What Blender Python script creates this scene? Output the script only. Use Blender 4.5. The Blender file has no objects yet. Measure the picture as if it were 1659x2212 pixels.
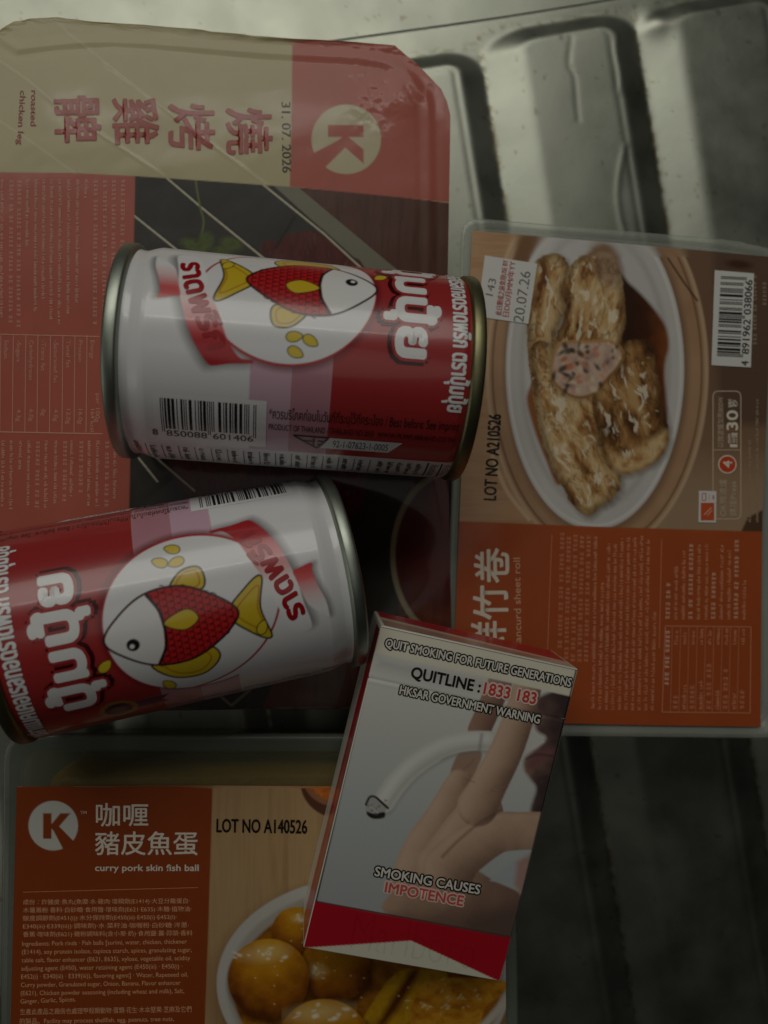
import bpy, bmesh, math
import numpy as np
from mathutils import Matrix, Vector

# ------------------------------------------------------------------ camera
# All design work is in millimetres; the scene itself is in metres (MM).
MM = 0.001
F, CX, CY = 1661.0, 829.5, 1106.0      # focal length / centre in px of a 1659 x 2212 frame
H = 272.8                              # camera height over the board's ridge level
TAU = math.radians(6.5)                # the phone leans a little: right side is farther
RIGHT = np.array([math.cos(TAU), 0, math.sin(TAU)])
UP = np.array([0.0, 1.0, 0.0])
AX = np.array([math.sin(TAU), 0, -math.cos(TAU)])
scene = bpy.context.scene
COL = scene.collection
cam_d = bpy.data.cameras.new('camera')
cam = bpy.data.objects.new('camera', cam_d)
COL.objects.link(cam)
cam.matrix_world = Matrix(((RIGHT[0], UP[0], -AX[0], 0), (RIGHT[1], UP[1], -AX[1], 0),
                           (RIGHT[2], UP[2], -AX[2], H * MM), (0, 0, 0, 1)))
cam_d.sensor_fit = 'HORIZONTAL'
cam_d.sensor_width = 36
cam_d.lens = 36 * F / 1659
cam_d.clip_start = 0.002
cam_d.clip_end = 20
cam_d.dof.use_dof = True
cam_d.dof.focus_distance = 0.207
cam_d.dof.aperture_fstop = 13
scene.camera = cam

# ------------------------------------------------------------------ light
w = bpy.data.worlds.new('World')
scene.world = w
w.use_nodes = True
w.node_tree.nodes['Background'].inputs[0].default_value = (0.85, 0.95, 0.9, 1)
w.node_tree.nodes['Background'].inputs[1].default_value = 0.004


def area(name, loc, target, size, energy, color, size_y=None):
    d = bpy.data.lights.new(name, 'AREA')
    d.shape = 'RECTANGLE'
    d.size = size
    d.size_y = size_y or size
    d.energy = energy
    d.color = color
    o = bpy.data.objects.new(name, d)
    COL.objects.link(o)
    o.location = loc
    o.rotation_euler = (Vector(target) - Vector(loc)).to_track_quat('-Z', 'Y').to_euler()
    return o


area('kitchen_window', (-0.12, 0.62, 0.70), (-0.02, 0.03, 0.03), 0.78, 2.25, (1.0, 0.99, 0.90), 0.40)
area('glint_strip', (-0.06, 0.62, 1.02), (0.0, 0.0, 0.03), 0.60, 0.32, (1.0, 1.0, 0.96), 0.025)  # added unseen strip light for thin glints on cans, rims and film
area('overhead_fill', (0.05, 0.02, 1.30), (0.03, 0.0, 0.0), 0.55, 0.38, (1.0, 0.98, 0.90))  # added fill from above, lifts the dark gap between the cans
area('room_bounce', (-0.80, -0.22, 0.34), (0.0, -0.05, 0.03), 0.5, 0.45, (0.98, 1.0, 0.92))
scene.view_settings.view_transform = 'Standard'
scene.view_settings.look = 'None'
scene.view_settings.exposure = 0
scene.view_settings.gamma = 1
scene.cycles.max_bounces = 8
scene.cycles.transparent_max_bounces = 12


# ------------------------------------------------------------------ helpers
def lin(c):
    c = np.asarray(c, float) / 255.0
    return np.where(c <= 0.04045, c / 12.92, ((c + 0.055) / 1.055) ** 2.4)


def rays(P):
    P = np.asarray(P, float)
    return ((P[..., 0] - CX) / F)[..., None] * RIGHT + ((CY - P[..., 1]) / F)[..., None] * UP + AX


def at(P, zf):
    """frame pixels -> points (mm) on the height zf (a number or a function of x, y)."""
    d = rays(P)
    z = zf if not callable(zf) else zf(0 * d[..., 0], 0 * d[..., 0])
    for _ in range(1 if not callable(zf) else 9):
        t = (z - H) / d[..., 2]
        x, y = d[..., 0] * t, d[..., 1] * t
        if callable(zf):
            z = zf(x, y)
    return np.stack([x, y, z + 0 * x], -1)


def proj(p):
    p = np.asarray(p, float) - np.array([0, 0, H])
    d = p @ AX
    return np.stack([CX + F * (p @ RIGHT) / d, CY - F * (p @ UP) / d], -1)


_tab = np.random.default_rng(7).random((256, 256))


def vnoise(x, y):
    xi, yi = np.floor(x).astype(int), np.floor(y).astype(int)
    fx, fy = x - xi, y - yi
    fx, fy = fx * fx * (3 - 2 * fx), fy * fy * (3 - 2 * fy)
    g = lambda a, b: _tab[a & 255, b & 255]
    return (g(xi, yi) * (1 - fx) + g(xi + 1, yi) * fx) * (1 - fy) + (g(xi, yi + 1) * (1 - fx) + g(xi + 1, yi + 1) * fx) * fy


def fbm(x, y, o=4):
    r, a, t = 0, 1.0, 0
    for k in range(o):
        r = r + a * vnoise(x * 2 ** k + 17 * k, y * 2 ** k + 31 * k)
        t += a
        a *= 0.55
    return r / t


def sstep(a, b, x):
    t = np.clip((x - a) / (b - a), 0, 1)
    return t * t * (3 - 2 * t)


def smooth(pts, n=8, closed=True):
    p = np.asarray(pts, float)
    m = len(p)
    out = []
    rng = range(m if closed else m - 1)
    for i in rng:
        q = [p[(i + k) % m] if closed else p[min(max(i + k, 0), m - 1)] for k in (-1, 0, 1, 2)]
        for t in np.linspace(0, 1, n, endpoint=False):
            out.append(0.5 * (2 * q[1] + (q[2] - q[0]) * t + (2 * q[0] - 5 * q[1] + 4 * q[2] - q[3]) * t * t
                              + (3 * q[1] - q[0] - 3 * q[2] + q[3]) * t ** 3))
    if not closed:
        out.append(p[-1])
    return np.array(out)


def seg_d(x, y, pts, closed):
    p = np.asarray(pts, float)
    q = np.roll(p, -1, 0) if closed else p[1:]
    d = np.full(x.shape, 1e9)
    for a, b in zip(p, q):
        vx, vy = b - a
        L = vx * vx + vy * vy + 1e-12
        t = np.clip(((x - a[0]) * vx + (y - a[1]) * vy) / L, 0, 1)
        d = np.minimum(d, (x - a[0] - t * vx) ** 2 + (y - a[1] - t * vy) ** 2)
    return np.sqrt(d)


def inside(x, y, pts):
    p = np.asarray(pts, float)
    q = np.roll(p, -1, 0)
    c = np.zeros(x.shape, bool)
    for a, b in zip(p, q):
        if a[1] == b[1]:
            continue
        hit = ((a[1] > y) != (b[1] > y)) & (x < (b[0] - a[0]) * (y - a[1]) / (b[1] - a[1]) + a[0])
        c ^= hit
    return c


class Canvas:
    """a print: one colour for every vertex of a fine lattice, painted with shapes."""

    def __init__(s, X, Y, soft=1.6):
        s.shape = X.shape
        s.X, s.Y = X.ravel(), Y.ravel()
        s.C = np.zeros((s.X.size, 3))
        s.soft = soft

    def _idx(s, x0, x1, y0, y1):
        return np.flatnonzero((s.X > x0) & (s.X < x1) & (s.Y > y0) & (s.Y < y1))

    def _put(s, i, a, color):
        if callable(color):
            color = color(s.X[i], s.Y[i])
        else:
            color = lin(color)
        a = np.clip(a, 0, 1)[:, None]
        s.C[i] = s.C[i] * (1 - a) + color * a

    def all(s, color):
        s._put(np.arange(s.X.size), np.ones(s.X.size), color)

    def poly(s, pts, color, soft=None, alpha=1.0):
        pts = np.asarray(pts, float)
        so = soft or s.soft
        i = s._idx(pts[:, 0].min() - so, pts[:, 0].max() + so, pts[:, 1].min() - so, pts[:, 1].max() + so)
        if not i.size:
            return
        x, y = s.X[i], s.Y[i]
        d = seg_d(x, y, pts, True)
        d = np.where(inside(x, y, pts), -d, d)
        s._put(i, (0.5 - d / so) * alpha, color)

    def ell(s, cx, cy, a, b, color, rot=0, soft=None, alpha=1.0):
        so = soft or s.soft
        r = max(a, b) + so
        i = s._idx(cx - r, cx + r, cy - r, cy + r)
        if not i.size:
            return
        dx, dy = s.X[i] - cx, s.Y[i] - cy
        c, n = math.cos(rot), math.sin(rot)
        u, v = dx * c + dy * n, -dx * n + dy * c
        d = (np.sqrt((u / a) ** 2 + (v / b) ** 2) - 1) * min(a, b)
        s._put(i, np.clip(0.5 - d / so, 0, 1) * alpha, color)

    def line(s, pts, wd, color, soft=None, alpha=1.0, closed=False):
        pts = np.asarray(pts, float)
        so = soft or s.soft
        r = wd + so
        i = s._idx(pts[:, 0].min() - r, pts[:, 0].max() + r, pts[:, 1].min() - r, pts[:, 1].max() + r)
        if not i.size:
            return
        d = seg_d(s.X[i], s.Y[i], pts, closed) - wd / 2
        s._put(i, np.clip(0.5 - d / so, 0, 1) * alpha, color)


def ramp(cols, t):
    cols = np.array([lin(c) for c in cols])
    t = np.clip(t, 0, 0.9999) * (len(cols) - 1)
    k = t.astype(int)
    f = (t - k)[:, None]
    return cols[k] * (1 - f) + cols[k + 1] * f


def mesh_arrays(name, V, Q, colors=None, smooth_=True, scale=MM):
    me = bpy.data.meshes.new(name)
    V = np.asarray(V, float).reshape(-1, 3) * scale
    me.vertices.add(len(V))
    me.vertices.foreach_set('co', V.ravel().astype(np.float32))
    Q = np.asarray(Q, np.int32)
    k = Q.shape[1]
    me.loops.add(Q.size)
    me.loops.foreach_set('vertex_index', Q.ravel())
    me.polygons.add(len(Q))
    me.polygons.foreach_set('loop_start', np.arange(0, Q.size, k, dtype=np.int32))
    me.update(calc_edges=True)
    me.polygons.foreach_set('use_smooth', np.full(len(Q), smooth_))
    if colors is not None:
        set_cols(me, colors)
    me.update()
    return me


def set_cols(me, colors):
    at_ = me.color_attributes.new('Col', 'FLOAT_COLOR', 'POINT')
    c = np.ones((len(colors), 4), np.float32)
    c[:, :3] = colors
    at_.data.foreach_set('color', c.ravel())


def lattice(nr, nc, wrap=False):
    r, c = np.meshgrid(np.arange(nr - 1), np.arange(nc if wrap else nc - 1), indexing='ij')
    a = r * nc + c
    b = r * nc + (c + 1) % nc
    return np.stack([a, a + nc, b + nc, b], -1).reshape(-1, 4)


def link(name, me, mat, parent=None):
    o = bpy.data.objects.new(name, me)
    COL.objects.link(o)
    if mat:
        me.materials.append(mat)
    o.parent = parent
    return o


def thing(name, label, cat, loc, group=None):
    o = bpy.data.objects.new(name, None)
    COL.objects.link(o)
    o.empty_display_size = 0.01
    o.location = [v * MM for v in loc]
    o['label'] = label
    o['category'] = cat
    if group:
        o['group'] = group
    return o


# ---- materials
def nodes(name):
    m = bpy.data.materials.new(name)
    m.use_nodes = True
    nt = m.node_tree
    return m, nt, nt.nodes['Principled BSDF']


def bump(nt, p, scale, strength, dist=0.0003, detail=3, vec=None):
    tc = nt.nodes.new('ShaderNodeTexCoord')
    n = nt.nodes.new('ShaderNodeTexNoise')
    n.inputs['Scale'].default_value = scale
    n.inputs['Detail'].default_value = detail
    if vec:
        mp = nt.nodes.new('ShaderNodeMapping')
        mp.inputs['Scale'].default_value = vec
        nt.links.new(tc.outputs['Object'], mp.inputs[0])
        nt.links.new(mp.outputs[0], n.inputs['Vector'])
    else:
        nt.links.new(tc.outputs['Object'], n.inputs['Vector'])
    b = nt.nodes.new('ShaderNodeBump')
    b.inputs['Strength'].default_value = strength
    b.inputs['Distance'].default_value = dist
    nt.links.new(n.outputs['Fac'], b.inputs['Height'])
    nt.links.new(b.outputs[0], p.inputs['Normal'])
    return n


def print_mat(name, rough, bscale=60, bstr=0.3, bdist=0.0004, coat=0.0, spec=0.5):
    m, nt, p = nodes(name)
    a = nt.nodes.new('ShaderNodeAttribute')
    a.attribute_name = 'Col'
    nt.links.new(a.outputs['Color'], p.inputs['Base Color'])
    p.inputs['Roughness'].default_value = rough
    p.inputs['Specular IOR Level'].default_value = spec
    p.inputs['Coat Weight'].default_value = coat
    p.inputs['Coat Roughness'].default_value = 0.09
    if bstr:
        bump(nt, p, bscale, bstr, bdist)
    return m


def flat_mat(name, rgb, rough=0.4, metal=0.0, alpha=1.0, bstr=0.0, bscale=80, bdist=0.0003, var=0.0):
    m, nt, p = nodes(name)
    c = (*lin(rgb), 1)
    p.inputs['Base Color'].default_value = c
    p.inputs['Roughness'].default_value = rough
    p.inputs['Metallic'].default_value = metal
    p.inputs['Alpha'].default_value = alpha
    if bstr:
        n = bump(nt, p, bscale, bstr, bdist)
        if var:
            r = nt.nodes.new('ShaderNodeMapRange')
            r.inputs['To Min'].default_value = max(rough - var, 0.02)
            r.inputs['To Max'].default_value = rough + var
            nt.links.new(n.outputs['Fac'], r.inputs['Value'])
            nt.links.new(r.outputs[0], p.inputs['Roughness'])
    return m


# ---- lettering
_txt = {}


def text2d(body, bold=0.0, shear=0.0, space=1.0):
    key = (body, bold, shear, space)
    if key in _txt:
        return _txt[key]
    cu = bpy.data.curves.new('t', 'FONT')
    cu.body = body
    cu.size = 1
    cu.offset = bold
    cu.shear = shear
    cu.space_character = space
    cu.resolution_u = 3
    ob = bpy.data.objects.new('t', cu)
    COL.objects.link(ob)
    dg = bpy.context.evaluated_depsgraph_get()
    ev = ob.evaluated_get(dg)
    me = ev.to_mesh()
    n = len(me.vertices)
    V = np.zeros(n * 3)
    me.vertices.foreach_get('co', V)
    V = V.reshape(-1, 3)[:, :2]
    me.calc_loop_triangles()
    T = np.zeros(len(me.loop_triangles) * 3, np.int32)
    me.loop_triangles.foreach_get('vertices', T)
    T = T.reshape(-1, 3)
    ev.to_mesh_clear()
    bpy.data.objects.remove(ob)
    bpy.data.curves.remove(cu)
    _txt[key] = (V, T)
    return V, T


_h = text2d('H')[0]
CAP = _h[:, 1].max()


class Decal:
    """flat print elements (letters, bars) as thin geometry lying on a printed surface."""

    def __init__(s):
        s.V, s.T, s.C, s.L, s.n = [], [], [], [], 0

    def raw(s, V, T, color, lift):
        V = np.asarray(V, float)
        s.V.append(V)
        s.T.append(np.asarray(T, np.int32) + s.n)
        s.C.append(np.tile(lin(color), (len(V), 1)))
        s.L.append(np.full(len(V), lift))
        s.n += len(V)

    def text(s, body, a, b, h, color, bold=0.0, shear=0.0, ink=False, lift=1.0, space=1.0, scale=None):
        """baseline from a to b (fits the ink width), cap height h; ink=True: h is the whole ink height."""
        V, T = text2d(body, 0.0, shear, space)
        if not len(V):
            return
        W = V
        x0, x1 = W[:, 0].min(), W[:, 0].max()
        y0, y1 = (W[:, 1].min(), W[:, 1].max()) if ink else (0, CAP)
        a, b = np.asarray(a, float), np.asarray(b, float)
        d = b - a
        u = d / np.hypot(*d)
        up = np.array([u[1], -u[0]])
        P = a + ((V[:, :1] - x0) / (x1 - x0)) * d + ((V[:, 1:] - y0) / (y1 - y0)) * h * up
        em = (h / CAP if not ink else h) if scale is None else scale
        if bold > 0:                          # heavier weight: the same letter printed in small offsets
            n = 6 if bold < .03 else 10
            for k in range(n):
                t = 2 * math.pi * k / n
                s.raw(P + np.array([math.cos(t), math.sin(t)]) * bold * em, T, color, lift + .22 * k)
            lift = lift + .22 * n
        s.raw(P, T, color, lift)

    def quad(s, pts, color, lift=0.5):
        s.raw(pts, [[0, 1, 2], [0, 2, 3]], color, lift)

    def bar(s, a, b, wd, color, lift=1.0):
        a, b = np.asarray(a, float), np.asarray(b, float)
        u = (b - a) / np.hypot(*(b - a))
        n = np.array([u[1], -u[0]]) * wd / 2
        s.quad([a + n, b + n, b - n, a - n], color, lift)

    def greek(s, a, b, h, color, seed, cjk=False, fill=1.0, lift=1.0):
        """a line of print too small to read: only its little strokes show."""
        r = np.random.default_rng(seed)
        a, b = np.asarray(a, float), np.asarray(b, float)
        L = np.hypot(*(b - a))
        u = (b - a) / L
        up = np.array([u[1], -u[0]])
        x, end = 0.0, L * fill
        q = lambda x0, x1, y0, y1: s.quad([a + u * x0 + up * y1, a + u * x1 + up * y1, a + u * x1 + up * y0,
                                           a + u * x0 + up * y0], color, lift)
        while x < end:
            if cjk:
                for _ in range(r.integers(2, 7)):
                    for k in range(3):
                        yy = h * (0.05 + 0.36 * k + r.uniform(-.06, .06))
                        q(x + h * r.uniform(0, .2), x + h * r.uniform(.7, .92), yy, yy + h * 0.13)
                    xx = x + h * r.uniform(.2, .6)
                    q(xx, xx + h * 0.14, h * 0.02, h * 0.95)
                    x += h * 1.08
                    if x > end:
                        break
                x += h * 0.7
            else:
                for _ in range(r.integers(2, 9)):
                    wd = h * r.uniform(.32, .55)
                    t = h * r.choice([.62, .62, .66, .95])
                    q(x, x + h * .17, 0, t)
                    if r.random() < .8:
                        yy = r.choice([0, .25, .5]) * h
                        q(x, x + wd, yy, yy + h * .17)
                    if r.random() < .6:
                        q(x + wd - h * .17, x + wd, 0, h * .6)
                    x += wd + h * .17
                    if x > end:
                        break
                x += h * 0.4

    def build(s, fn, maxlen=None):
        """fn(points2d, lift) -> 3D mm points."""
        V, T = np.concatenate(s.V), np.concatenate(s.T)
        C, L = np.concatenate(s.C), np.concatenate(s.L)
        if maxlen:
            for _ in range(5):
                e = np.concatenate([T[:, [0, 1]], T[:, [1, 2]], T[:, [2, 0]]])
                e.sort(1)
                e = np.unique(e, axis=0)
                ln = np.hypot(*(V[e[:, 0]] - V[e[:, 1]]).T)
                e = e[ln > maxlen]
                if not len(e):
                    break
                n0 = len(V)
                mid = {(int(a), int(b)): n0 + k for k, (a, b) in enumerate(e)}
                V = np.concatenate([V, (V[e[:, 0]] + V[e[:, 1]]) / 2])
                C = np.concatenate([C, C[e[:, 0]]])
                L = np.concatenate([L, L[e[:, 0]]])
                nt_ = []
                g = lambda a, b: mid.get((a, b) if a < b else (b, a))
                for a, b, c in T.tolist():
                    m, n, o = g(a, b), g(b, c), g(c, a)
                    k = (m is not None) + (n is not None) + (o is not None)
                    if k == 0:
                        nt_.append((a, b, c))
                        continue
                    while m is None or (k == 2 and o is not None):
                        a, b, c = b, c, a
                        m, n, o = g(a, b), g(b, c), g(c, a)
                    if k == 1:
                        nt_ += [(a, m, c), (m, b, c)]
                    elif k == 2:
                        nt_ += [(a, m, c), (m, n, c), (m, b, n)]
                    else:
                        nt_ += [(a, m, o), (m, b, n), (n, c, o), (m, n, o)]
                T = np.array(nt_, np.int32)
        P = fn(V, L)
        p = P[T]
        nz = np.cross(p[:, 1] - p[:, 0], p[:, 2] - p[:, 0])
        return P, T, C, nz


def ean13(code):
    Lc = ['0001101', '0011001', '0010011', '0111101', '0100011', '0110001', '0101111', '0111011', '0110111', '0001011']
    par = ['LLLLLL', 'LLGLGG', 'LLGGLG', 'LLGGGL', 'LGLLGG', 'LGGLLG', 'LGGGLL', 'LGLGLG', 'LGLGGL', 'LGGLGL']
    Rc = [''.join('10'[int(b)] for b in c) for c in Lc]
    Gc = [c[::-1] for c in Rc]
    s = '101'
    for ch, k in zip(code[1:7], par[int(code[0])]):
        s += (Lc if k == 'L' else Gc)[int(ch)]
    s += '01010'
    for ch in code[7:]:
        s += Rc[int(ch)]
    return s + '101'


def barcode(dc, code, a, b, h, color, lift=1.0):
    """bars along a -> b, height h (towards the digits), guard bars longer; digits below."""
    a, b = np.asarray(a, float), np.asarray(b, float)
    bits = ean13(code)
    u = (b - a) / len(bits)
    un = u / np.hypot(*u)
    dn = np.array([-un[1], un[0]])
    i = 0
    while i < len(bits):
        if bits[i] == '1':
            j = i
            while j < len(bits) and bits[j] == '1':
                j += 1
            g = i < 3 or i > 91 or 45 <= i < 50
            hh = h * (1.13 if g else 1.0)
            p, q = a + u * i, a + u * j
            dc.quad([p, q, q + dn * hh, p + dn * hh], color, lift)
            i = j
        i += 1
    mod = np.hypot(*u)
    base = dn * (h * 1.03 + mod * 9.5)
    dc.text(code[1:7], a + u * 4 + base, a + u * 45 + base, mod * 8.5, color, 0.01, lift=lift)
    dc.text(code[7:], a + u * 51 + base, a + u * 92 + base, mod * 8.5, color, 0.01, lift=lift)
    dc.text(code[0], a - u * 10 + base, a - u * 4.5 + base, mod * 8.5, color, 0.01, lift=lift)


def decal_obj(name, dc, fn, mat, parent, root_loc, maxlen=None):
    P, T, C, nz = dc.build(fn, maxlen)
    flip = nz[:, 2] < 0
    T = T.copy()
    T[flip] = T[flip][:, ::-1]
    me = mesh_arrays(name, P - np.asarray(root_loc), T, C, smooth_=True)
    return link(name, me, mat, parent)


def row_lattice(outline, step):
    """lattice of frame pixels that fills an outline exactly, row by row."""
    o = np.asarray(outline, float)
    ys = np.linspace(o[:, 1].min() + 1e-3, o[:, 1].max() - 1e-3, int((o[:, 1].max() - o[:, 1].min()) / step) + 2)
    xl, xr = np.full(len(ys), 1e9), np.full(len(ys), -1e9)
    for a, b in zip(o, np.roll(o, -1, 0)):
        if a[1] == b[1]:
            continue
        m = (ys >= min(a[1], b[1])) & (ys <= max(a[1], b[1]))
        x = a[0] + (b[0] - a[0]) * (ys[m] - a[1]) / (b[1] - a[1])
        xl[m] = np.minimum(xl[m], x)
        xr[m] = np.maximum(xr[m], x)
    nc = int((xr - xl).max() / step) + 2
    t = np.linspace(0, 1, nc)
    X = xl[:, None] + (xr - xl)[:, None] * t
    return X, np.repeat(ys[:, None], nc, 1)


def sheet(name, X, Y, zf, colors, mat, parent, root_loc):
    P = at(np.stack([X, Y], -1), zf)
    me = mesh_arrays(name, P.reshape(-1, 3) - np.asarray(root_loc), lattice(*X.shape), colors)
    return link(name, me, mat, parent)


def loft(name, rings, mat, parent, root_loc, cap_last=True, smooth_=True, thick=0.0):
    n = len(rings[0])
    V = np.concatenate(rings) - np.asarray(root_loc)
    bm = bmesh.new()
    vs = [bm.verts.new(v * MM) for v in V]
    for r in range(len(rings) - 1):
        for i in range(n):
            j = (i + 1) % n
            bm.faces.new((vs[r * n + i], vs[r * n + j], vs[(r + 1) * n + j], vs[(r + 1) * n + i]))
    if cap_last:
        bm.faces.new([vs[(len(rings) - 1) * n + i] for i in range(n)])
    bmesh.ops.recalc_face_normals(bm, faces=bm.faces)
    me = bpy.data.meshes.new(name)
    bm.to_mesh(me)
    bm.free()
    for p in me.polygons:
        p.use_smooth = smooth_
    o = link(name, me, mat, parent)
    if thick:
        md = o.modifiers.new('thickness', 'SOLIDIFY')
        md.thickness = thick * MM
    return o


def inset(poly, d):
    """shrink a roughly rectangular outline by d (mm) on every side."""
    p = np.asarray(poly, float)
    lo, hi = p.min(0), p.max(0)
    c, h = (lo + hi) / 2, (hi - lo) / 2
    return c + (p - c) * (h - d) / h


def rounded(pts, r, n=6):
    """round the corners of an outline; r one radius per corner."""
    p = np.asarray(pts, float)
    out = []
    for i in range(len(p)):
        a, b, c = p[i - 1], p[i], p[(i + 1) % len(p)]
        u, v = (a - b) / np.linalg.norm(a - b), (c - b) / np.linalg.norm(c - b)
        s, e = b + u * r[i], b + v * r[i]
        for t in np.linspace(0, 1, n):
            out.append((1 - t) ** 2 * s + 2 * t * (1 - t) * b + t * t * e)
    return np.array(out)


# ------------------------------------------------------------------ poses of the two cans (mm)
RB, RR, CANL = 27.0, 27.5, 89.5
CANS = [dict(c0=(-43.8, 41.6, 65.5), c1=(45.1, 36.0, 65.5), psi=-7.0),
        dict(c0=(12.6, -16.2, 54.6), c1=(-73.8, -32.1, 64.9), psi=7.0)]
for c in CANS:
    c['c0'], c['c1'] = np.array(c['c0']), np.array(c['c1'])
    a = c['c1'] - c['c0']
    m = (c['c0'] + c['c1']) / 2
    a /= np.linalg.norm(a)
    c['a'], c['c0'], c['c1'] = a, m - a * CANL / 2, m + a * CANL / 2
    up = np.array([0, 0, 1.0]) - a * a[2]
    c['up'] = up / np.linalg.norm(up)
    c['side'] = np.cross(a, c['up'])


def can_floor(c, x, y):
    """height of the lowest line of a can over (x, y), opening out to both sides."""
    h = np.array([c['a'][0], c['a'][1]])
    hl = np.hypot(*h)
    h = h / hl
    u = ((x - c['c0'][0]) * h[0] + (y - c['c0'][1]) * h[1]) / hl
    v = (x - c['c0'][0]) * -h[1] + (y - c['c0'][1]) * h[0]
    z = c['c0'][2] + c['a'][2] * np.clip(u, 0, CANL) - RR / hl + v * v / (2 * RR)
    ex = np.maximum(0, u - CANL) + np.maximum(0, -u)
    return z + 0.35 * ex


def can_hit(c, P):
    d = rays(np.asarray(P, float))
    o = np.array([0, 0, H]) - c['c0']
    dp = d - np.outer(d @ c['a'], c['a'])
    op = o - c['a'] * o.dot(c['a'])
    A, B, Cc = (dp * dp).sum(1), 2 * dp @ op, op.dot(op) - RB * RB
    t = (-B - np.sqrt(np.maximum(B * B - 4 * A * Cc, 0))) / 2 / A
    p = o + d * t[:, None]
    u = p @ c['a']
    r = p - np.outer(u, c['a'])
    s = np.arctan2(r @ c['side'], r @ c['up']) * RB
    return np.stack([u, s - c['psi']], 1)


# ------------------------------------------------------------------ stainless draining board
def board():
    nx, ny = 460, 590
    x = np.linspace(-175, 215, nx)
    y = np.linspace(235, -230, ny)
    Xw, Yw = np.meshgrid(x, y)
    P = proj(np.stack([Xw, Yw, 0 * Xw], -1))
    px, py = P[..., 0], P[..., 1]
    t = px - (1042 + 0.16 * (py - 97))
    k = np.floor(t / 347.0)
    tt = t - 347 * k
    w_ = py + 0.16 * (px - 1120)
    w0 = np.where(k < 0, 78, 50)
    # every pad is a raised panel with rounded corners; its walls fall to the drain channels
    side_w = np.where(tt < 173, 84.0, 58.0)
    a_ = np.minimum(tt, 347 - tt) / side_w
    b_ = (w_ - w0) / 38.0
    r_ = 1.55
    m = np.where((a_ < r_) & (b_ < r_), r_ - np.hypot(np.maximum(r_ - a_, 0), np.maximum(r_ - b_, 0)), np.minimum(a_, b_))
    t1 = np.clip(m, -.2, 1.3)
    q = 0.16
    f = np.where(t1 < -q, 0, np.where(t1 < q, (t1 + q) ** 2 / (4 * q), np.where(t1 < 1 - q, t1, np.where(t1 < 1 + q, 1 - (1 + q - t1) ** 2 / (4 * q), 1))))
    z = -3.6 + 3.6 * f
    z -= 0.2 * np.exp(-((m - 1.18) / .12) ** 2) * (tt > 173) * (m < 1.6)     # pressed line along the pad's edge
    z += -16 * sstep(16, -40, w_ + 6 * np.sin(px / 260.))           # rolled outer edge
    z += 1.3 * np.exp(-((px - 1420) ** 2 + (py - 40) ** 2) / 30 ** 2)
    z += (fbm(px / 200, py / 200, 2) - 0.5) * 0.35 + (fbm(px / 50, py / 50, 2) - 0.5) * 0.03
    for pts, amp, sg in (([(1235, 80), (1229, 140), (1241, 165), (1246, 225), (1250, 260)], -0.12, 5),
                         ([(1352, 312), (1340, 360), (1334, 420), (1340, 470), (1348, 500)], 0.16, 6),
                         ([(1335, 75), (1330, 110), (1342, 160), (1338, 200)], 0.1, 5)):
        i = np.abs(px - 1290) < 120
        d = seg_d(px[i], py[i], smooth(pts, 6, False), False)
        z[i] += amp * np.exp(-(d / sg) ** 2)
    V = np.stack([Xw, Yw, z], -1)
    # grime gathered along the channels and water spots (a stain map, 1 = clean)
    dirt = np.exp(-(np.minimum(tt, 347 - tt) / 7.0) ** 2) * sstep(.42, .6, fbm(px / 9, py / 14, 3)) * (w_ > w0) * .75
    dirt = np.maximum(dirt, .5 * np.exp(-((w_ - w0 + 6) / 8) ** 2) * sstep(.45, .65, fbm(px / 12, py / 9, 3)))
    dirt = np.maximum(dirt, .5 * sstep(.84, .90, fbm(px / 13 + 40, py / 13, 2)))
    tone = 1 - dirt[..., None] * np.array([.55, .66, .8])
    me = mesh_arrays('draining_board', V, lattice(ny, nx), tone.reshape(-1, 3))
    m_, nt, p = nodes('brushed_steel')
    p.inputs['Metallic'].default_value = 1
    tc = nt.nodes.new('ShaderNodeTexCoord')
    n = nt.nodes.new('ShaderNodeTexNoise')
    n.inputs['Scale'].default_value = 55
    n.inputs['Detail'].default_value = 6
    nt.links.new(tc.outputs['Object'], n.inputs['Vector'])
    cr = nt.nodes.new('ShaderNodeValToRGB')
    cr.color_ramp.elements[0].position = 0.3
    cr.color_ramp.elements[0].color = (0.335, 0.345, 0.285, 1)
    cr.color_ramp.elements[1].position = 0.7
    cr.color_ramp.elements[1].color = (0.385, 0.395, 0.33, 1)
    nt.links.new(n.outputs['Fac'], cr.inputs[0])
    at_ = nt.nodes.new('ShaderNodeAttribute')
    at_.attribute_name = 'Col'
    mx = nt.nodes.new('ShaderNodeMix')
    mx.data_type = 'RGBA'
    mx.blend_type = 'MULTIPLY'
    mx.inputs[0].default_value = 1
    nt.links.new(cr.outputs[0], mx.inputs[6])
    nt.links.new(at_.outputs['Color'], mx.inputs[7])
    nt.links.new(mx.outputs[2], p.inputs['Base Color'])
    n2 = nt.nodes.new('ShaderNodeTexNoise')
    n2.inputs['Scale'].default_value = 420
    n2.inputs['Detail'].default_value = 5
    nt.links.new(tc.outputs['Object'], n2.inputs['Vector'])
    mr = nt.nodes.new('ShaderNodeMapRange')
    mr.inputs['From Min'].default_value = 0.32
    mr.inputs['From Max'].default_value = 0.68
    mr.inputs['To Min'].default_value = 0.40
    mr.inputs['To Max'].default_value = 0.49
    nt.links.new(n.outputs['Fac'], mr.inputs['Value'])
    nt.links.new(mr.outputs[0], p.inputs['Roughness'])
    b = nt.nodes.new('ShaderNodeBump')
    b.inputs['Strength'].default_value = 0.12
    b.inputs['Distance'].default_value = 0.0002
    nt.links.new(n2.outputs['Fac'], b.inputs['Height'])
    nt.links.new(b.outputs[0], p.inputs['Normal'])
    o = link('draining_board', me, m_)
    o['kind'] = 'structure'
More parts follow.
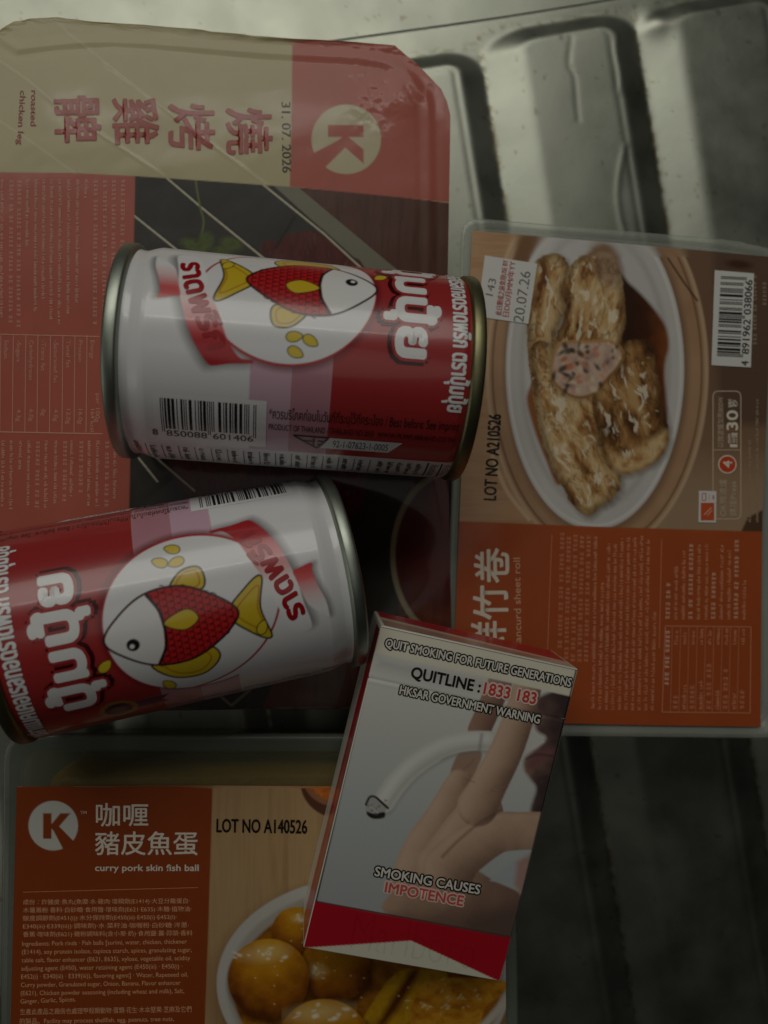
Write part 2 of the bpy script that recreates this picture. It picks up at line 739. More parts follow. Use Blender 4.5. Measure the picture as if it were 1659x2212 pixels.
    o['label'] = 'stainless steel draining board with raised ribs'


board()

RED_PACK = (176, 92, 76)
WHITE = (228, 226, 222)


# K in a disc, upright, unit radius, y up
K_PTS = np.array([(-.41, .5), (-.07, .5), (-.07, .06), (.29, .5), (.70, .5), (.24, -.03), (.92, -.72), (.62, -1.05),
                  (.40, -.95), (.02, -.22), (-.07, -.12), (-.07, -.53), (-.41, -.53)])


def k_logo(cv, cx, cy, r, rot, disc, glyph):
    cv.ell(cx, cy, r, r, disc)
    c, s = math.cos(rot), math.sin(rot)
    x, y = K_PTS[:, 0], -K_PTS[:, 1]
    pts = np.stack([cx + r * (x * c - y * s), cy + r * (x * s + y * c)], 1)
    cv.poly(pts, glyph)


def tray(root, loc, outline_mm, ztop, zbot, mat, flange=6.0, taper=5.0, name='tray'):
    o = inset(outline_mm, 0.0)
    R = lambda d, z: np.column_stack([inset(o, d), np.full(len(o), z)])
    return loft(name, [R(0.2, ztop), R(0, ztop - 0.5), R(0.1, ztop - 1.0), R(flange, ztop - 1.3), R(flange + 1, ztop - 3),
                       R(flange + taper * .9, zbot + 3), R(flange + taper + 2, zbot)], mat, root, loc)


# ------------------------------------------------------------------ roasted chicken pack
def chicken_pack():
    base = lambda x, y: 37.4 + 0 * x

    def zf(x, y):
        z = base(x, y)
        for c in CANS:
            q = can_floor(c, x, y) - 0.15
            h = np.clip(0.5 + 0.5 * (q - z) / 3.0, 0, 1)
            z = q * (1 - h) + z * h - 3.0 * h * (1 - h)
        return z

    outline = np.array([(-75, 130), (-40, 95), (0, 66), (26, 46), (70, 40), (125, 36), (200, 46), (300, 52), (420, 63),
                        (560, 78), (632, 84), (760, 90), (852, 97), (905, 142), (953, 192), (966, 220), (973, 250),
                        (972, 330), (970, 437), (967, 600), (966, 800), (968, 1000), (972, 1200), (976, 1400), (974, 1490),
                        (955, 1532), (600, 1532), (-60, 1540), (-75, 1500)], float)
    X, Y = row_lattice(outline, 2.4)
    cv = Canvas(X, Y, 2.2)
    beige = lambda x, y: lin((184, 172, 132)) * (0.96 + 0.08 * fbm(x / 60, y / 60, 3))[:, None]
    red = lambda x, y: lin(RED_PACK) * (0.95 + 0.10 * fbm(x / 50, y / 70, 3))[:, None]
    dark = lambda x, y: ramp([(34, 30, 27), (54, 49, 42), (44, 38, 33)], fbm(x / 55, y / 75, 4))
    wood = lambda x, y: ramp([(58, 33, 25), (92, 56, 43), (70, 42, 32)], fbm(x / 9 + y / 160, y / 130, 4))
    cv.all(dark)
    # wooden board and its pale edge on the right
    cv.poly([(560, 395), (980, 430), (980, 1540), (840, 1540), (900, 900), (790, 560), (640, 400)], wood)
    cv.poly([(590, 400), (645, 405), (830, 560), (990, 690), (990, 760), (800, 590), (700, 500)], (122, 118, 100))
    # roast meat
    meat = lambda x, y: ramp([(50, 14, 11), (92, 32, 24), (70, 22, 17), (128, 66, 44)], fbm(x / 10, y / 26, 4))
    cv.poly(smooth([(560, 560), (600, 520), (650, 500), (700, 505), (750, 550), (790, 600), (800, 900), (560, 900)]), meat, 4)
    cv.poly(smooth([(370, 985), (520, 960), (760, 980), (770, 1110), (600, 1150), (420, 1080)]), meat, 8)
    # wires of the grill
    for pts, wd in (([(145, 70), (580, 402)], 3), ([(-60, 130), (217, 275)], 3), ([(-40, 250), (160, 375)], 4)):
        cv.line(pts, wd, (222, 212, 186), 3, 0.0)
    for pts in ([(290, 466), (380, 538), (470, 610)], [(355, 380), (435, 448), (560, 550), (700, 660)], [(560, 392), (700, 505), (830, 625)],
                [(285, 935), (350, 1000), (420, 1060)], [(300, 990), (340, 1040)]):
        p = np.array(pts, float)
        cv.line(p + (2, -2), 7, (24, 21, 18), 3, 0.7)
        cv.line(p, 4.2, (190, 182, 158), 2.5)
    cv.line([(636, 470), (596, 535)], 5, (22, 20, 18), 3)
    # herb
    leaf = lambda x, y: ramp([(36, 44, 18), (84, 96, 40), (56, 66, 28)], fbm(x / 9, y / 9, 3))
    cv.line(smooth([(425, 380), (424, 400), (433, 450), (440, 480), (432, 520)], 6, False), 4, (104, 112, 48), 2.5)
    for a, b, r1, r2 in ((420, 530, 30, 13), (445, 520, 16, 20), (500, 527, 24, 14), (480, 545, 20, 12)):
        cv.ell(a, b, r1, r2, leaf, 0.3, 9)
    # plate rim and sauce low on the right
    cv.ell(985, 1200, 142, 190, (150, 140, 112), 0, 3)
    cv.ell(992, 1200, 138, 180, lambda x, y: ramp([(92, 30, 22), (74, 24, 18), (120, 62, 34)], 0.3 * fbm(x / 7, y / 60, 3) + sstep(1200, 1400, y) * 0.75), 0, 5)
    cv.poly([(640, 1410), (800, 1410), (990, 1330), (990, 1545), (560, 1545), (600, 1450)], wood, 4, 0.7)
    cv.line([(460, 1490), (500, 1524), (540, 1490)], 5, (120, 112, 95), 3)
    # red information panel
    bx = [(-90, 368), (0, 372), (150, 373), (292, 379), (289, 520), (285, 750), (281, 1000), (279, 1100), (275, 1545), (-90, 1545)]
    cv.poly(bx, red)
    # beige headline band, red logo corner
    cv.poly([(-90, 20), (980, 20), (980, 440), (800, 417), (630, 404), (292, 380), (150, 373), (0, 372), (-90, 368)], beige)
    cv.poly([(632, 20), (985, 20), (985, 440), (970, 437), (800, 420), (626, 403), (630, 240)], red)
    k_logo(cv, 748, 301, 75, math.pi / 2, (192, 180, 146), RED_PACK)
    # stretch marks where the film is drawn over the wire pattern
    for pts, wd, a in (([(105, 25), (145, 70), (240, 145), (400, 270), (580, 402)], 2.5, .25), ([(-10, 125), (60, 172), (140, 240), (217, 290), (355, 380)], 3, .22),
                       ([(-10, 255), (60, 300), (160, 372)], 4, .2)):
        cv.line(pts, wd, (232, 224, 200), 4, a)
    loc = (-30, 10, 0)
    root = thing('roasted_chicken_pack', 'red and beige roasted chicken leg pack lying under both cans', 'food pack', loc)
    # film relief: rim embossed over the tray edge, light crinkles
    D = seg_d(X.ravel(), Y.ravel(), outline, True).reshape(X.shape)
    ins = [(-80, 140), (40, 105), (250, 88), (560, 112), (780, 125), (858, 145), (905, 200), (925, 270), (925, 800), (925, 1480), (-80, 1490)]
    E = seg_d(X.ravel(), Y.ravel(), smooth(ins, 4), True).reshape(X.shape)
    rel = 0.13 * np.exp(-(E / 9) ** 2) - 0.07 * np.exp(-((E - 19) / 8) ** 2)
    rel += 0.35 * (fbm(X / 170, Y / 120, 2) - .5) + 0.05 * (fbm((X + Y) / 60, (X - Y) / 90, 2) - .5)
    rel += 1.1 * (fbm(X / 24, Y / 12, 3) - .5) * np.exp(-(D / 11) ** 2) * sstep(190, 90, Y)
    for pts in ([(105, 25), (145, 70), (400, 270), (580, 402)], [(-10, 125), (140, 240), (355, 380)]):
        d = seg_d(X.ravel(), Y.ravel(), np.array(pts, float), False).reshape(X.shape)
        rel += 0.03 * np.exp(-(d / 4) ** 2)
    # crumpled patch beside the disc that catches the lamp
    rel += 0.55 * np.exp(-((X - 868) / 42) ** 2 - ((Y - 208) / 60) ** 2)
    rel += 0.42 * (fbm(X / 22, Y / 26, 3) - .5) * np.exp(-((X - 815) / 60) ** 2 - ((Y - 200) / 70) ** 2)
    P = at(np.stack([X, Y], -1), zf)
    P[..., 2] += rel * np.clip((P[..., 2] - 24) / 12, 0.15, 1)
    me = mesh_arrays('printed_film', P.reshape(-1, 3) - np.asarray(loc), lattice(*X.shape), cv.C)
    film_m = print_mat('chicken_film', 0.38, 90, 0.05, 0.0004, coat=0.22, spec=.25)
    film = link('printed_film', me, film_m, root)
    # lettering follows the relief by sampling the film lattice
    xs0 = (X[:, -1] - X[:, 0])

    def fn(Vp, L):
        r = np.clip((Vp[:, 1] - Y[0, 0]) / (Y[-1, 0] - Y[0, 0]) * (len(Y) - 1), 0, len(Y) - 1.001)
        i = r.astype(int)
        f = r - i
        out = 0
        for k, wgt in ((0, 1 - f), (1, f)):
            cc = np.clip((Vp[:, 0] - X[i + k, 0]) / xs0[i + k] * (X.shape[1] - 1), 0, X.shape[1] - 1.001)
            j = cc.astype(int)
            g = cc - j
            out = out + (P[i + k, j] * (1 - g)[:, None] + P[i + k, j + 1] * g[:, None]) * wgt[:, None]
        out = out + np.array([0, 0, 1]) * (0.06 + 0.05 * L)[:, None]
        return out

    dc = Decal()
    RD = (160, 66, 56)
    for ch, (cx_, cy_, s_) in zip('燒烤雞髀', ((537, 284, 98), (413, 275, 98), (292, 262, 98), (167, 258, 98))):
        a = (cx_ - s_ / 2, cy_ - s_ / 2 + 1)
        dc.text(ch, a, (a[0] + 2, a[1] + s_), s_, RD, 0.022, ink=True)
    dc.text('31. 07. 2026', (608, 221), (610, 373), 19, (78, 72, 60), 0.004)
    dc.text('roasted', (68, 196), (66, 272), 12, RD, 0.012)
    dc.text('chicken leg', (44, 196), (37, 312), 12, RD, 0.012)
    pale = (214, 158, 136)
    for k, (x, y1) in enumerate(zip((262, 242, 223, 203, 184, 165, 146, 127, 109, 92, 75, 57, 38, 21, 2),
                                    (556, 690, 700, 695, 428, 655, 680, 700, 690, 645, 670, 530, 700, 700, 690))):
        dc.greek((x, 388), (x - 2, y1), 8.6, pale, 40 + k, cjk=k in (0, 1, 2, 3, 12, 13))
    # nutrition table
    for x in (228, 203, 166, 141, 112, 85, 60, 35, 10):
        pass
    xs = [(196, 'Energy', '164 kcal'), (170, 'Protein', '16.0g'), (144, 'Total fat', '12.0g'), (117, '-Saturated fat', '4.0g'),
          (90, '-Trans fat', '0g'), (64, 'Carbohydrates', '6.0g'), (37, '-Sugars', '4.3g'), (10, 'Sodium', '')]
    dc.bar((0, 722), (215, 727), 1.8, pale)
    dc.bar((0, 933), (222, 937), 2.2, pale)
    for x, n, v in xs:
        dc.bar((x - 8, 724), (x - 10, 934), 1.4, pale)
        dc.text(n, (x, 735), (x - 1, 735 + 6.6 * len(n)), 8.5, pale)
        if v:
            dc.text(v, (x, 884), (x - .5, 884 + 7.5 * len(v) ** .9), 8.5, pale)
    dc.text('per 100g', (208, 850), (206, 912), 9, pale)
    for k, (x, y1) in enumerate(zip((246, 228, 208, 190, 172, 152, 137, 118, 97, 78, 60, 42, 22, 4),
                                    (1080, 1090, 1095, 1090, 1060, 1070, 1080, 1090, 1095, 1095, 1095, 1010, 1100, 1090))):
        dc.greek((x, 952), (x - 2, y1), 8.6, pale, 80 + k, cjk=k in (1, 4, 6, 9))
    decal_obj('lettering', dc, fn, film_m, film, loc, 9)
    om = at(outline, 36.9)[:, :2]
    tray(root, loc, inset(om, 1.2), 30.0, 0.3, flat_mat('dark_clear_plastic', (120, 120, 112), 0.25, alpha=0.55, bstr=.2), 5, 6)
    # the flange under the film's edge
    R = lambda d, z: np.column_stack([inset(om, d), np.full(len(om), z)])
    loft('flange', [R(0.6, 30.0), R(0.4, 33.0), R(0.6, 35.9), R(3, 36.1)], flat_mat('tray_flange', (132, 130, 120), 0.3, alpha=0.8), root, loc, cap_last=False)
    return zf


chicken_z = chicken_pack()


# ------------------------------------------------------------------ beancurd roll pack
def beancurd_pack():
    zt = 35.6
    loc = (75, 0, 0)
    root = thing('beancurd_roll_pack', 'orange beancurd sheet roll pack with plate photo and barcode sticker', 'food pack', loc)
    Z5 = lambda pts: np.asarray(pts, float) * 0.4378 + (932.6, 438.9)
    outline = np.array([(1020, 498), (1240, 517), (1460, 536), (1668, 555), (1660, 800), (1652, 1000), (1647, 1104), (1644, 1400),
                        (1643, 1570), (1400, 1567), (1150, 1561), (975, 1556), (983, 1350), (992, 1126), (1006, 800)], float)
    X, Y = row_lattice(outline, 2.0)
    cv = Canvas(X, Y, 2.0)
    tan_ = lambda x, y: ramp([(182, 138, 102), (198, 156, 116), (176, 132, 94)], fbm(x / 120, y / 14, 3))
    cv.all(tan_)
    # table, mat and charger rings round the plate
    cv.poly(Z5([(1180, 150), (1800, 200), (1800, 1700), (900, 1700), (1200, 1300), (1300, 900), (1290, 500)]), lambda x, y: ramp([(124, 94, 74), (138, 108, 84), (182, 152, 120)], 0.15 * fbm(x / 80, y / 80) + sstep(750, 1140, y) * .8), 6)
    cv.poly(Z5([(1380, 200), (1800, 240), (1800, 1100), (1420, 1100), (1400, 700)]), (104, 80, 64), 16, .8)
    cv.ell(1290, 800, 236, 395, lambda x, y: ramp([(170, 130, 98), (188, 152, 116)], fbm(x / 60, y / 60)), 0, 5)
    cv.ell(1290, 800, 240, 398, (206, 180, 146), 0, 3, 0)
    for a, b, wd, c in ((237, 396, 8, (206, 176, 142)), (226, 385, 4, (112, 78, 54))):
        th = np.linspace(0, 2 * np.pi, 90)
        cv.line(np.stack([1290 + a * np.cos(th), 800 + b * np.sin(th)], 1), wd, c, 4, .8)
    cv.line(smooth(Z5([(1165, 270), (1230, 370), (1310, 480)]), 6, False), 4, (84, 58, 42), 4)
    cv.line(smooth(Z5([(420, 150), (370, 260), (330, 400)]), 6, False), 7, (216, 186, 150), 5)
    cv.poly(Z5([(430, 150), (530, 160), (470, 290), (400, 300)]), (132, 96, 62), 12)
    cv.line(smooth(Z5([(300, 1250), (370, 1420), (480, 1560)]), 6, False), 8, (216, 186, 150), 5)
    # plate
    cv.ell(1288, 797, 200, 362, (110, 84, 64), 0.0, 14, .6)
    white = lambda x, y: ramp([(176, 172, 168), (216, 212, 206), (200, 196, 190)], 0.5 + 0.5 * np.sin((x - 1180) / 120) * .8)
    cv.ell(1285, 797, 193, 347, white, 0.0, 2.5)
    th = np.linspace(0, 2 * np.pi, 90)
    cv.line(np.stack([1285 + 186 * np.cos(th), 797 + 338 * np.sin(th)], 1), 5, (232, 228, 222), 5, .8)
    cv.line(np.stack([1285 + 158 * np.cos(th), 797 + 300 * np.sin(th)], 1), 7, (176, 170, 166), 16, .8)
    # sauce
    sauce = lambda x, y: ramp([(40, 22, 14), (70, 36, 18), (150, 82, 34)], 0.2 * fbm(x / 20, y / 20) + np.clip((x - 1340) / 110, 0, 1) * .8)
    cv.poly(smooth(Z5([(900, 360), (980, 400), (1080, 500), (1150, 600), (1170, 700), (1150, 820), (1150, 1100), (1000, 1000), (900, 800)])), sauce, 9)
    cv.poly(smooth(Z5([(470, 950), (500, 1100), (560, 1260), (620, 1390), (660, 1300), (540, 900)])), (150, 92, 48), 8)
    # the rolls
    rng = np.random.default_rng(5)

    def roll(pts, cols, seed, ax, sh=0.0):
        """bean-curd skin: long soft folds along the roll, wet highlights, dark creases."""
        pts = smooth(Z5(pts), 6)
        pts = pts + (np.random.default_rng(seed).random(pts.shape) - .5) * 4
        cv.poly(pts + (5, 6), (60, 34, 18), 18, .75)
        cs, sn = math.cos(ax), math.sin(ax)
        fold = lambda x, y, a, b: ((x * cs + y * sn) / a + seed * 5, (-x * sn + y * cs) / b)

        def col(x, y):
            w1 = fbm(*fold(x, y, 60, 60), 3) * 30
            n1 = fbm(*fold(x + w1, y + w1, 70, 24), 4)
            n2 = fbm(*fold(x - w1, y + w1, 26, 11), 3)
            return ramp(cols, np.clip(.5 + (n1 - .5) * 1.7 + (n2 - .5) * .6, 0, 1))
        cv.poly(pts, col, 4)
        j = np.flatnonzero(inside(cv.X, cv.Y, pts))
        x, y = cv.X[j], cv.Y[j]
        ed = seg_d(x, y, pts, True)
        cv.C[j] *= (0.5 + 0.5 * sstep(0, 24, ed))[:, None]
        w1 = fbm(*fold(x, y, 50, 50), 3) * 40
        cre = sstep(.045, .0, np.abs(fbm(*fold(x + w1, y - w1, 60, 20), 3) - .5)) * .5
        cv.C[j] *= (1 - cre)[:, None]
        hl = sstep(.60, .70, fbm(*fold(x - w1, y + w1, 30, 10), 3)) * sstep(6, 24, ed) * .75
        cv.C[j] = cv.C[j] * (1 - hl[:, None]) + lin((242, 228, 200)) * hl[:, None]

    g1 = [(112, 68, 34), (172, 124, 72), (206, 166, 112), (224, 194, 146), (196, 150, 94)]
    g2 = [(84, 50, 26), (128, 86, 46), (168, 122, 72), (198, 158, 106)]
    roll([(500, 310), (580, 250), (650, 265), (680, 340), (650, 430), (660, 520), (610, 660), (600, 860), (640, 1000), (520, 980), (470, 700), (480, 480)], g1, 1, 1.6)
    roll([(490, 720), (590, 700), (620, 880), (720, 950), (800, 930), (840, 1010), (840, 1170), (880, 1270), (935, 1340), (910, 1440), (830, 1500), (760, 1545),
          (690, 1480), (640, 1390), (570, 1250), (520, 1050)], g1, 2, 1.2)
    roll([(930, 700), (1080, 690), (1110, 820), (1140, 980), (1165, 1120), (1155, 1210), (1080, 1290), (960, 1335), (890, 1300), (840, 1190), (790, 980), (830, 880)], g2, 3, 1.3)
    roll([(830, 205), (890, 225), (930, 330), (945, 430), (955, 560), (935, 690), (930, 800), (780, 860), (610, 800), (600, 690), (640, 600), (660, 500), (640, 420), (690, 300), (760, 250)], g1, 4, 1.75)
    cv.ell(*Z5([(860, 300)])[0], 30, 52, lambda x, y: ramp([(70, 48, 40), (150, 118, 92), (196, 168, 140)], fbm(x / 8, y / 12, 4)), -.3, 16, .8)
    # golden end of the right-hand roll
    cv.poly(smooth(Z5([(860, 1200), (960, 1250), (1080, 1160), (1160, 1120), (1150, 1210), (1080, 1290), (960, 1335), (890, 1300)])),
            lambda x, y: ramp(g1, fbm(x / 15, y / 15, 4)), 14, .85)
    # cut face: pale filling with carrot and fungus
    face = smooth(Z5([(600, 790), (640, 700), (760, 690), (880, 690), (935, 740), (915, 800), (860, 860), (800, 930), (720, 950), (650, 920), (600, 860)]), 6)
    cv.line(face, 12, (196, 146, 88), 6, closed=True)
    cv.line(face + (2, 3), 5, (96, 56, 30), 6, .7, closed=True)
    cv.poly(face, lambda x, y: ramp([(176, 140, 122), (206, 176, 156), (220, 198, 168)], fbm(x / 12, y / 12, 4)), 4)
    for k in range(90):
        q = face.mean(0) + (rng.random(2) - .5) * (150, 105)
        if inside(np.array([q[0]]), np.array([q[1]]), face)[0]:
            c = [(206, 122, 88), (48, 36, 34), (216, 156, 122), (176, 138, 128), (226, 206, 172), (60, 44, 40)][rng.integers(0, 6)]
            cv.ell(q[0], q[1], rng.uniform(3, 11), rng.uniform(2.5, 6), c, rng.uniform(0, 3), 5, .85)
    for k in range(26):
        i = rng.integers(0, 2)
        q = Z5([[(660, 1110), (770, 300), (680, 1030), (850, 560), (560, 900), (800, 1250)][rng.integers(0, 6)]])[0] + rng.normal(size=2) * 17
        cv.ell(q[0], q[1], rng.uniform(1.5, 4), rng.uniform(1, 2.2), (248, 238, 214), rng.uniform(0, 3), 2.5, .6)
    # torn corner and orange panel
    cv.poly([(1600, 1150), (1615, 1118), (1650, 1100), (1660, 1160)], (92, 66, 48), 4)
    orange = lambda x, y: lin((176, 84, 42)) * (0.94 + .12 * fbm(x / 60, y / 60, 3))[:, None]
    cv.poly([(900, 1122), (1300, 1138), (1700, 1150), (1700, 1600), (900, 1600)], orange)
    cv.ell(1596, 571, 28, 9, (70, 46, 34), .1, 8, .9)
    wob = lambda x, y: zt + 0.35 * (fbm(x / 16, y / 22, 3) - .5) + 0.02 * np.sin(x / 3)
    lm = print_mat('beancurd_label', 0.36, 120, 0.15, 0.0003, coat=.2, spec=.35)
    lab = sheet('printed_label', X, Y, wob, cv.C, lm, root, loc)
    fn = lambda V, L: at(V, wob) + np.array([0, 0, 1]) * (0.035 + 0.04 * L)[:, None]
    dc = Decal()
    cr = (238, 226, 206)
    for ch, (cx_, cy_, s_) in zip('卷竹鮮', ((1062, 1221, 74), (1060, 1301, 72), (1056, 1378, 72))):
        dc.text(ch, (cx_ + 37, cy_ + s_ / 2), (cx_ + 36, cy_ - s_ / 2), 74, cr, 0.018, ink=True)
    dc.text('beancurd sheet roll', (1126, 1412), (1123, 1205), 14.5, (228, 176, 138), 0.012)
    pale = (222, 150, 112)
    dc.bar((1192, 1155), (1182, 1420), 1.2, pale)
    dc.bar((1429, 1165), (1424, 1400), 1.2, pale)
    for k in range(15):
        x = 1216 + 14.2 * k
        yb = [1400, 1425, 1430, 1430, 1430, 1530, 1532, 1533, 1533, 1533, 1533, 1534, 1534, 1534, 1534][k]
        dc.greek((x - 3, yb), (x + 3, [1156, 1156, 1160, 1165, 1160, 1160, 1260, 1170, 1175, 1160, 1165, 1160, 1160, 1165, 1320][k]), 9, pale, 200 + k, cjk=k < 5)
    for k in range(11):
        x = 1448 + 16.4 * k
        dc.greek((x - 2, 1338), (x, [1260, 1225, 1190, 1180, 1180, 1170, 1230, 1180, 1185, 1170, 1250][k]), 9, pale if k % 3 else (236, 190, 160), 230 + k, cjk=k % 3 == 0)
    tb = [(1437, 1352), (1622, 1354), (1620, 1540), (1430, 1538)]
    for a, b in zip(tb, tb[1:] + tb[:1]):
        dc.bar(a, b, 1.6, pale)
    dc.greek((1444, 1480), (1447, 1362), 9, (240, 206, 178), 250, cjk=True)
    for k in range(9):
        x = 1466 + 18 * k
        dc.bar((x - 14, 1354), (x - 18, 1538), .9, pale)
        dc.greek((x - 3, 1532), (x - 2, 1532 - [30, 50, 55, 60, 90, 45, 85, 40, 40][k]), 10, pale, 260 + k, cjk=k % 2 == 0)
        dc.greek((x - 2, 1392), (x - 1, 1362), 9, pale, 280 + k)
    dc.text('LOT NO A210526', (1071, 1081), (1082, 896), 26, (22, 19, 16), 0.022)
    # microwave box
    def rr(x0, y0, x1, y1, r, wd, c):
        p = rounded([(x0, y0), (x1, y0), (x1, y1), (x0, y1)], [r] * 4, 5)
        for a, b in zip(p, np.roll(p, -1, 0)):
            if np.hypot(*(b - a)) > .1:
                dc.bar(a, b, wd, c)
    ln = (206, 186, 160)
    rr(1540, 845, 1600, 1121, 12, 2.2, ln)
    dc.bar((1540, 972), (1598, 972), 1.6, ln)
    dc.text('以微波爐加熱800W', (1563, 966), (1563, 857), 14, ln, 0, ink=True)
    dc.text('1', (1592, 966), (1592, 960), 15, cr, .02)
    dc.text('min', (1578, 957), (1578, 938), 8, cr, .02)
    dc.text('分鐘', (1593, 957), (1593, 935), 14, cr, .015, ink=True)
    dc.text('30', (1593, 929), (1593, 887), 23, cr, .025)
    dc.text('sec', (1579, 880), (1579, 862), 9, cr, .02)
    dc.text('秒', (1593, 879), (1593, 864), 14, cr, .015, ink=True)
    th = np.linspace(0, 2 * np.pi, 28, endpoint=False)

    def disc(x, y, r, c, lift):
        P_ = np.concatenate([[(x, y)], np.stack([x + r * np.cos(th), y + r * np.sin(th)], 1)])
        dc.raw(P_, [[0, 1 + i, 1 + (i + 1) % 28] for i in range(28)], c, lift)
    disc(1571, 1003, 20, cr, .5)
    disc(1571, 1003, 17.5, (208, 74, 40), 1.2)
    dc.text('4', (1580, 1010), (1580, 996), 18, cr, .03, lift=2)
    dc.text('OK微波爐', (1569, 1115), (1569, 1036), 16, ln, .005, ink=True)
    dc.text('請按Press', (1591, 1115), (1591, 1040), 16, ln, .005, ink=True)
    for x, a, b, sd in ((1634, 745, 595, 1), (1655, 660, 615, 2), (1622, 1128, 950, 3), (1638, 1128, 866, 4)):
        dc.greek((x, a), (x, b), 8, (176, 152, 128), 300 + sd, cjk=sd < 3)
    decal_obj('lettering', dc, fn, lm, lab, loc, 20)

    def sticker(name, quad, lift, mat, paint):
        q = np.asarray(quad, float)
        s, t = np.meshgrid(np.linspace(0, 1, 14), np.linspace(0, 1, 14))
        Pp = (q[0] * ((1 - s) * (1 - t))[..., None] + q[1] * (s * (1 - t))[..., None] + q[2] * (s * t)[..., None] + q[3] * ((1 - s) * t)[..., None])
        P3 = at(Pp, wob)
        P3[..., 2] += lift
        o = link(name, mesh_arrays(name, P3.reshape(-1, 3) - np.asarray(loc), lattice(14, 14), np.tile(lin((224, 222, 216)), (196, 1))), mat, root)
        d2 = Decal()
        paint(d2)
        f2 = lambda V, L: at(V, wob) + np.array([0, 0, 1]) * (lift + 0.03 + 0.04 * L)[:, None]
        decal_obj('lettering', d2, f2, mat, o, loc, 20)

    sm = print_mat('sticker_paper', 0.5, 200, .15, .0002)

    def p1(d2):
        rd, gy = (196, 62, 62), (120, 118, 112)
        d2.text('此日期或之前食用USE BY', (1083, 682), (1098, 563), 14, rd, .006, ink=True)
        d2.text('日DD/月MM/年YY', (1099, 685), (1114, 566), 15, rd, .006, ink=True)
        d2.text('20.07.26', (1130, 697), (1146, 588), 22, gy, .0)
        d2.text('143', (1064, 640), (1072, 604), 16, gy, .0)
    sticker('date_sticker', [(1047, 552), (1160, 570), (1141, 700), (1030, 684)], .22, sm, p1)

    def p2(d2):
        barcode(d2, '4891962038066', (1547.5, 769), (1556, 597), 50, (26, 26, 24))
    sticker('barcode_sticker', [(1543, 584), (1628, 591), (1621, 794), (1536, 789)], .25, sm, p2)

    def p3(d2):
        oc = (206, 84, 40)
        d2.quad([(1513, 1086), (1542, 1086), (1542, 1124), (1513, 1124)], oc)
        d2.bar((1520, 1112), (1536, 1096), 2, (232, 190, 160), 1.5)
        d2.bar((1526, 1114), (1538, 1102), 1.4, (232, 190, 160), 1.5)
        for a, b in (((1516, 1066), (1524, 1066)), ((1516, 1081), (1524, 1081)), ((1516, 1066), (1516, 1081)), ((1524, 1066), (1524, 1081))):
            d2.bar(a, b, 1.6, oc)
        d2.bar((1531, 1068), (1531, 1080), 1.2, (190, 150, 130))
        d2.bar((1540, 1070), (1540, 1078), 4, (214, 130, 100))
    sticker('grade_mark', [(1509, 1060), (1547, 1061), (1546, 1129), (1508, 1128)], .2, sm, p3)

    # clear lid film and tray
    lid = rounded([(1000, 470), (1560, 516), (1700, 542), (1690, 1596), (954, 1588)], [34, 60, 60, 40, 30], 9)
    lo = at(lid, zt - .8)[:, :2]
    rg = np.random.default_rng(3)
    clear = flat_mat('frosted_clear_plastic', (190, 196, 182), 0.2, alpha=0.42, bstr=.7, bscale=180, bdist=.0005)
    R = lambda d, z: np.column_stack([inset(lo, d) + (rg.random((len(lo), 2)) - .5) * .55, np.full(len(lo), z)])
    loft('tray_flange', [R(0, zt - 1.6), R(0, zt - .9), R(.5, zt - .7), R(3.0, zt - .75), R(4.2, zt - 2.0)], clear, root, loc, cap_last=False)
    R2 = lambda d, z: np.column_stack([inset(lo, d), np.full(len(lo), z)])
    loft('lid_film', [R2(3.2, zt - .62), R2(12, zt - .5)], flat_mat('clear_film', (210, 210, 204), 0.15, alpha=.2, bstr=.3, bscale=150), root, loc)
    tray(root, loc, inset(lo, 1.0), zt - 1.8, 0.3, clear, 3.5, 5)
    body = [np.column_stack([inset(lo, d), np.full(len(lo), z)]) for d, z in ((14, zt - 1.6), (12, zt - 6), (14, 3), (22, 1.5))]
    loft('beancurd_filling', body, flat_mat('roll_filling', (150, 104, 60), .5, bstr=.8, bscale=120, bdist=.002), root, loc)


beancurd_pack()


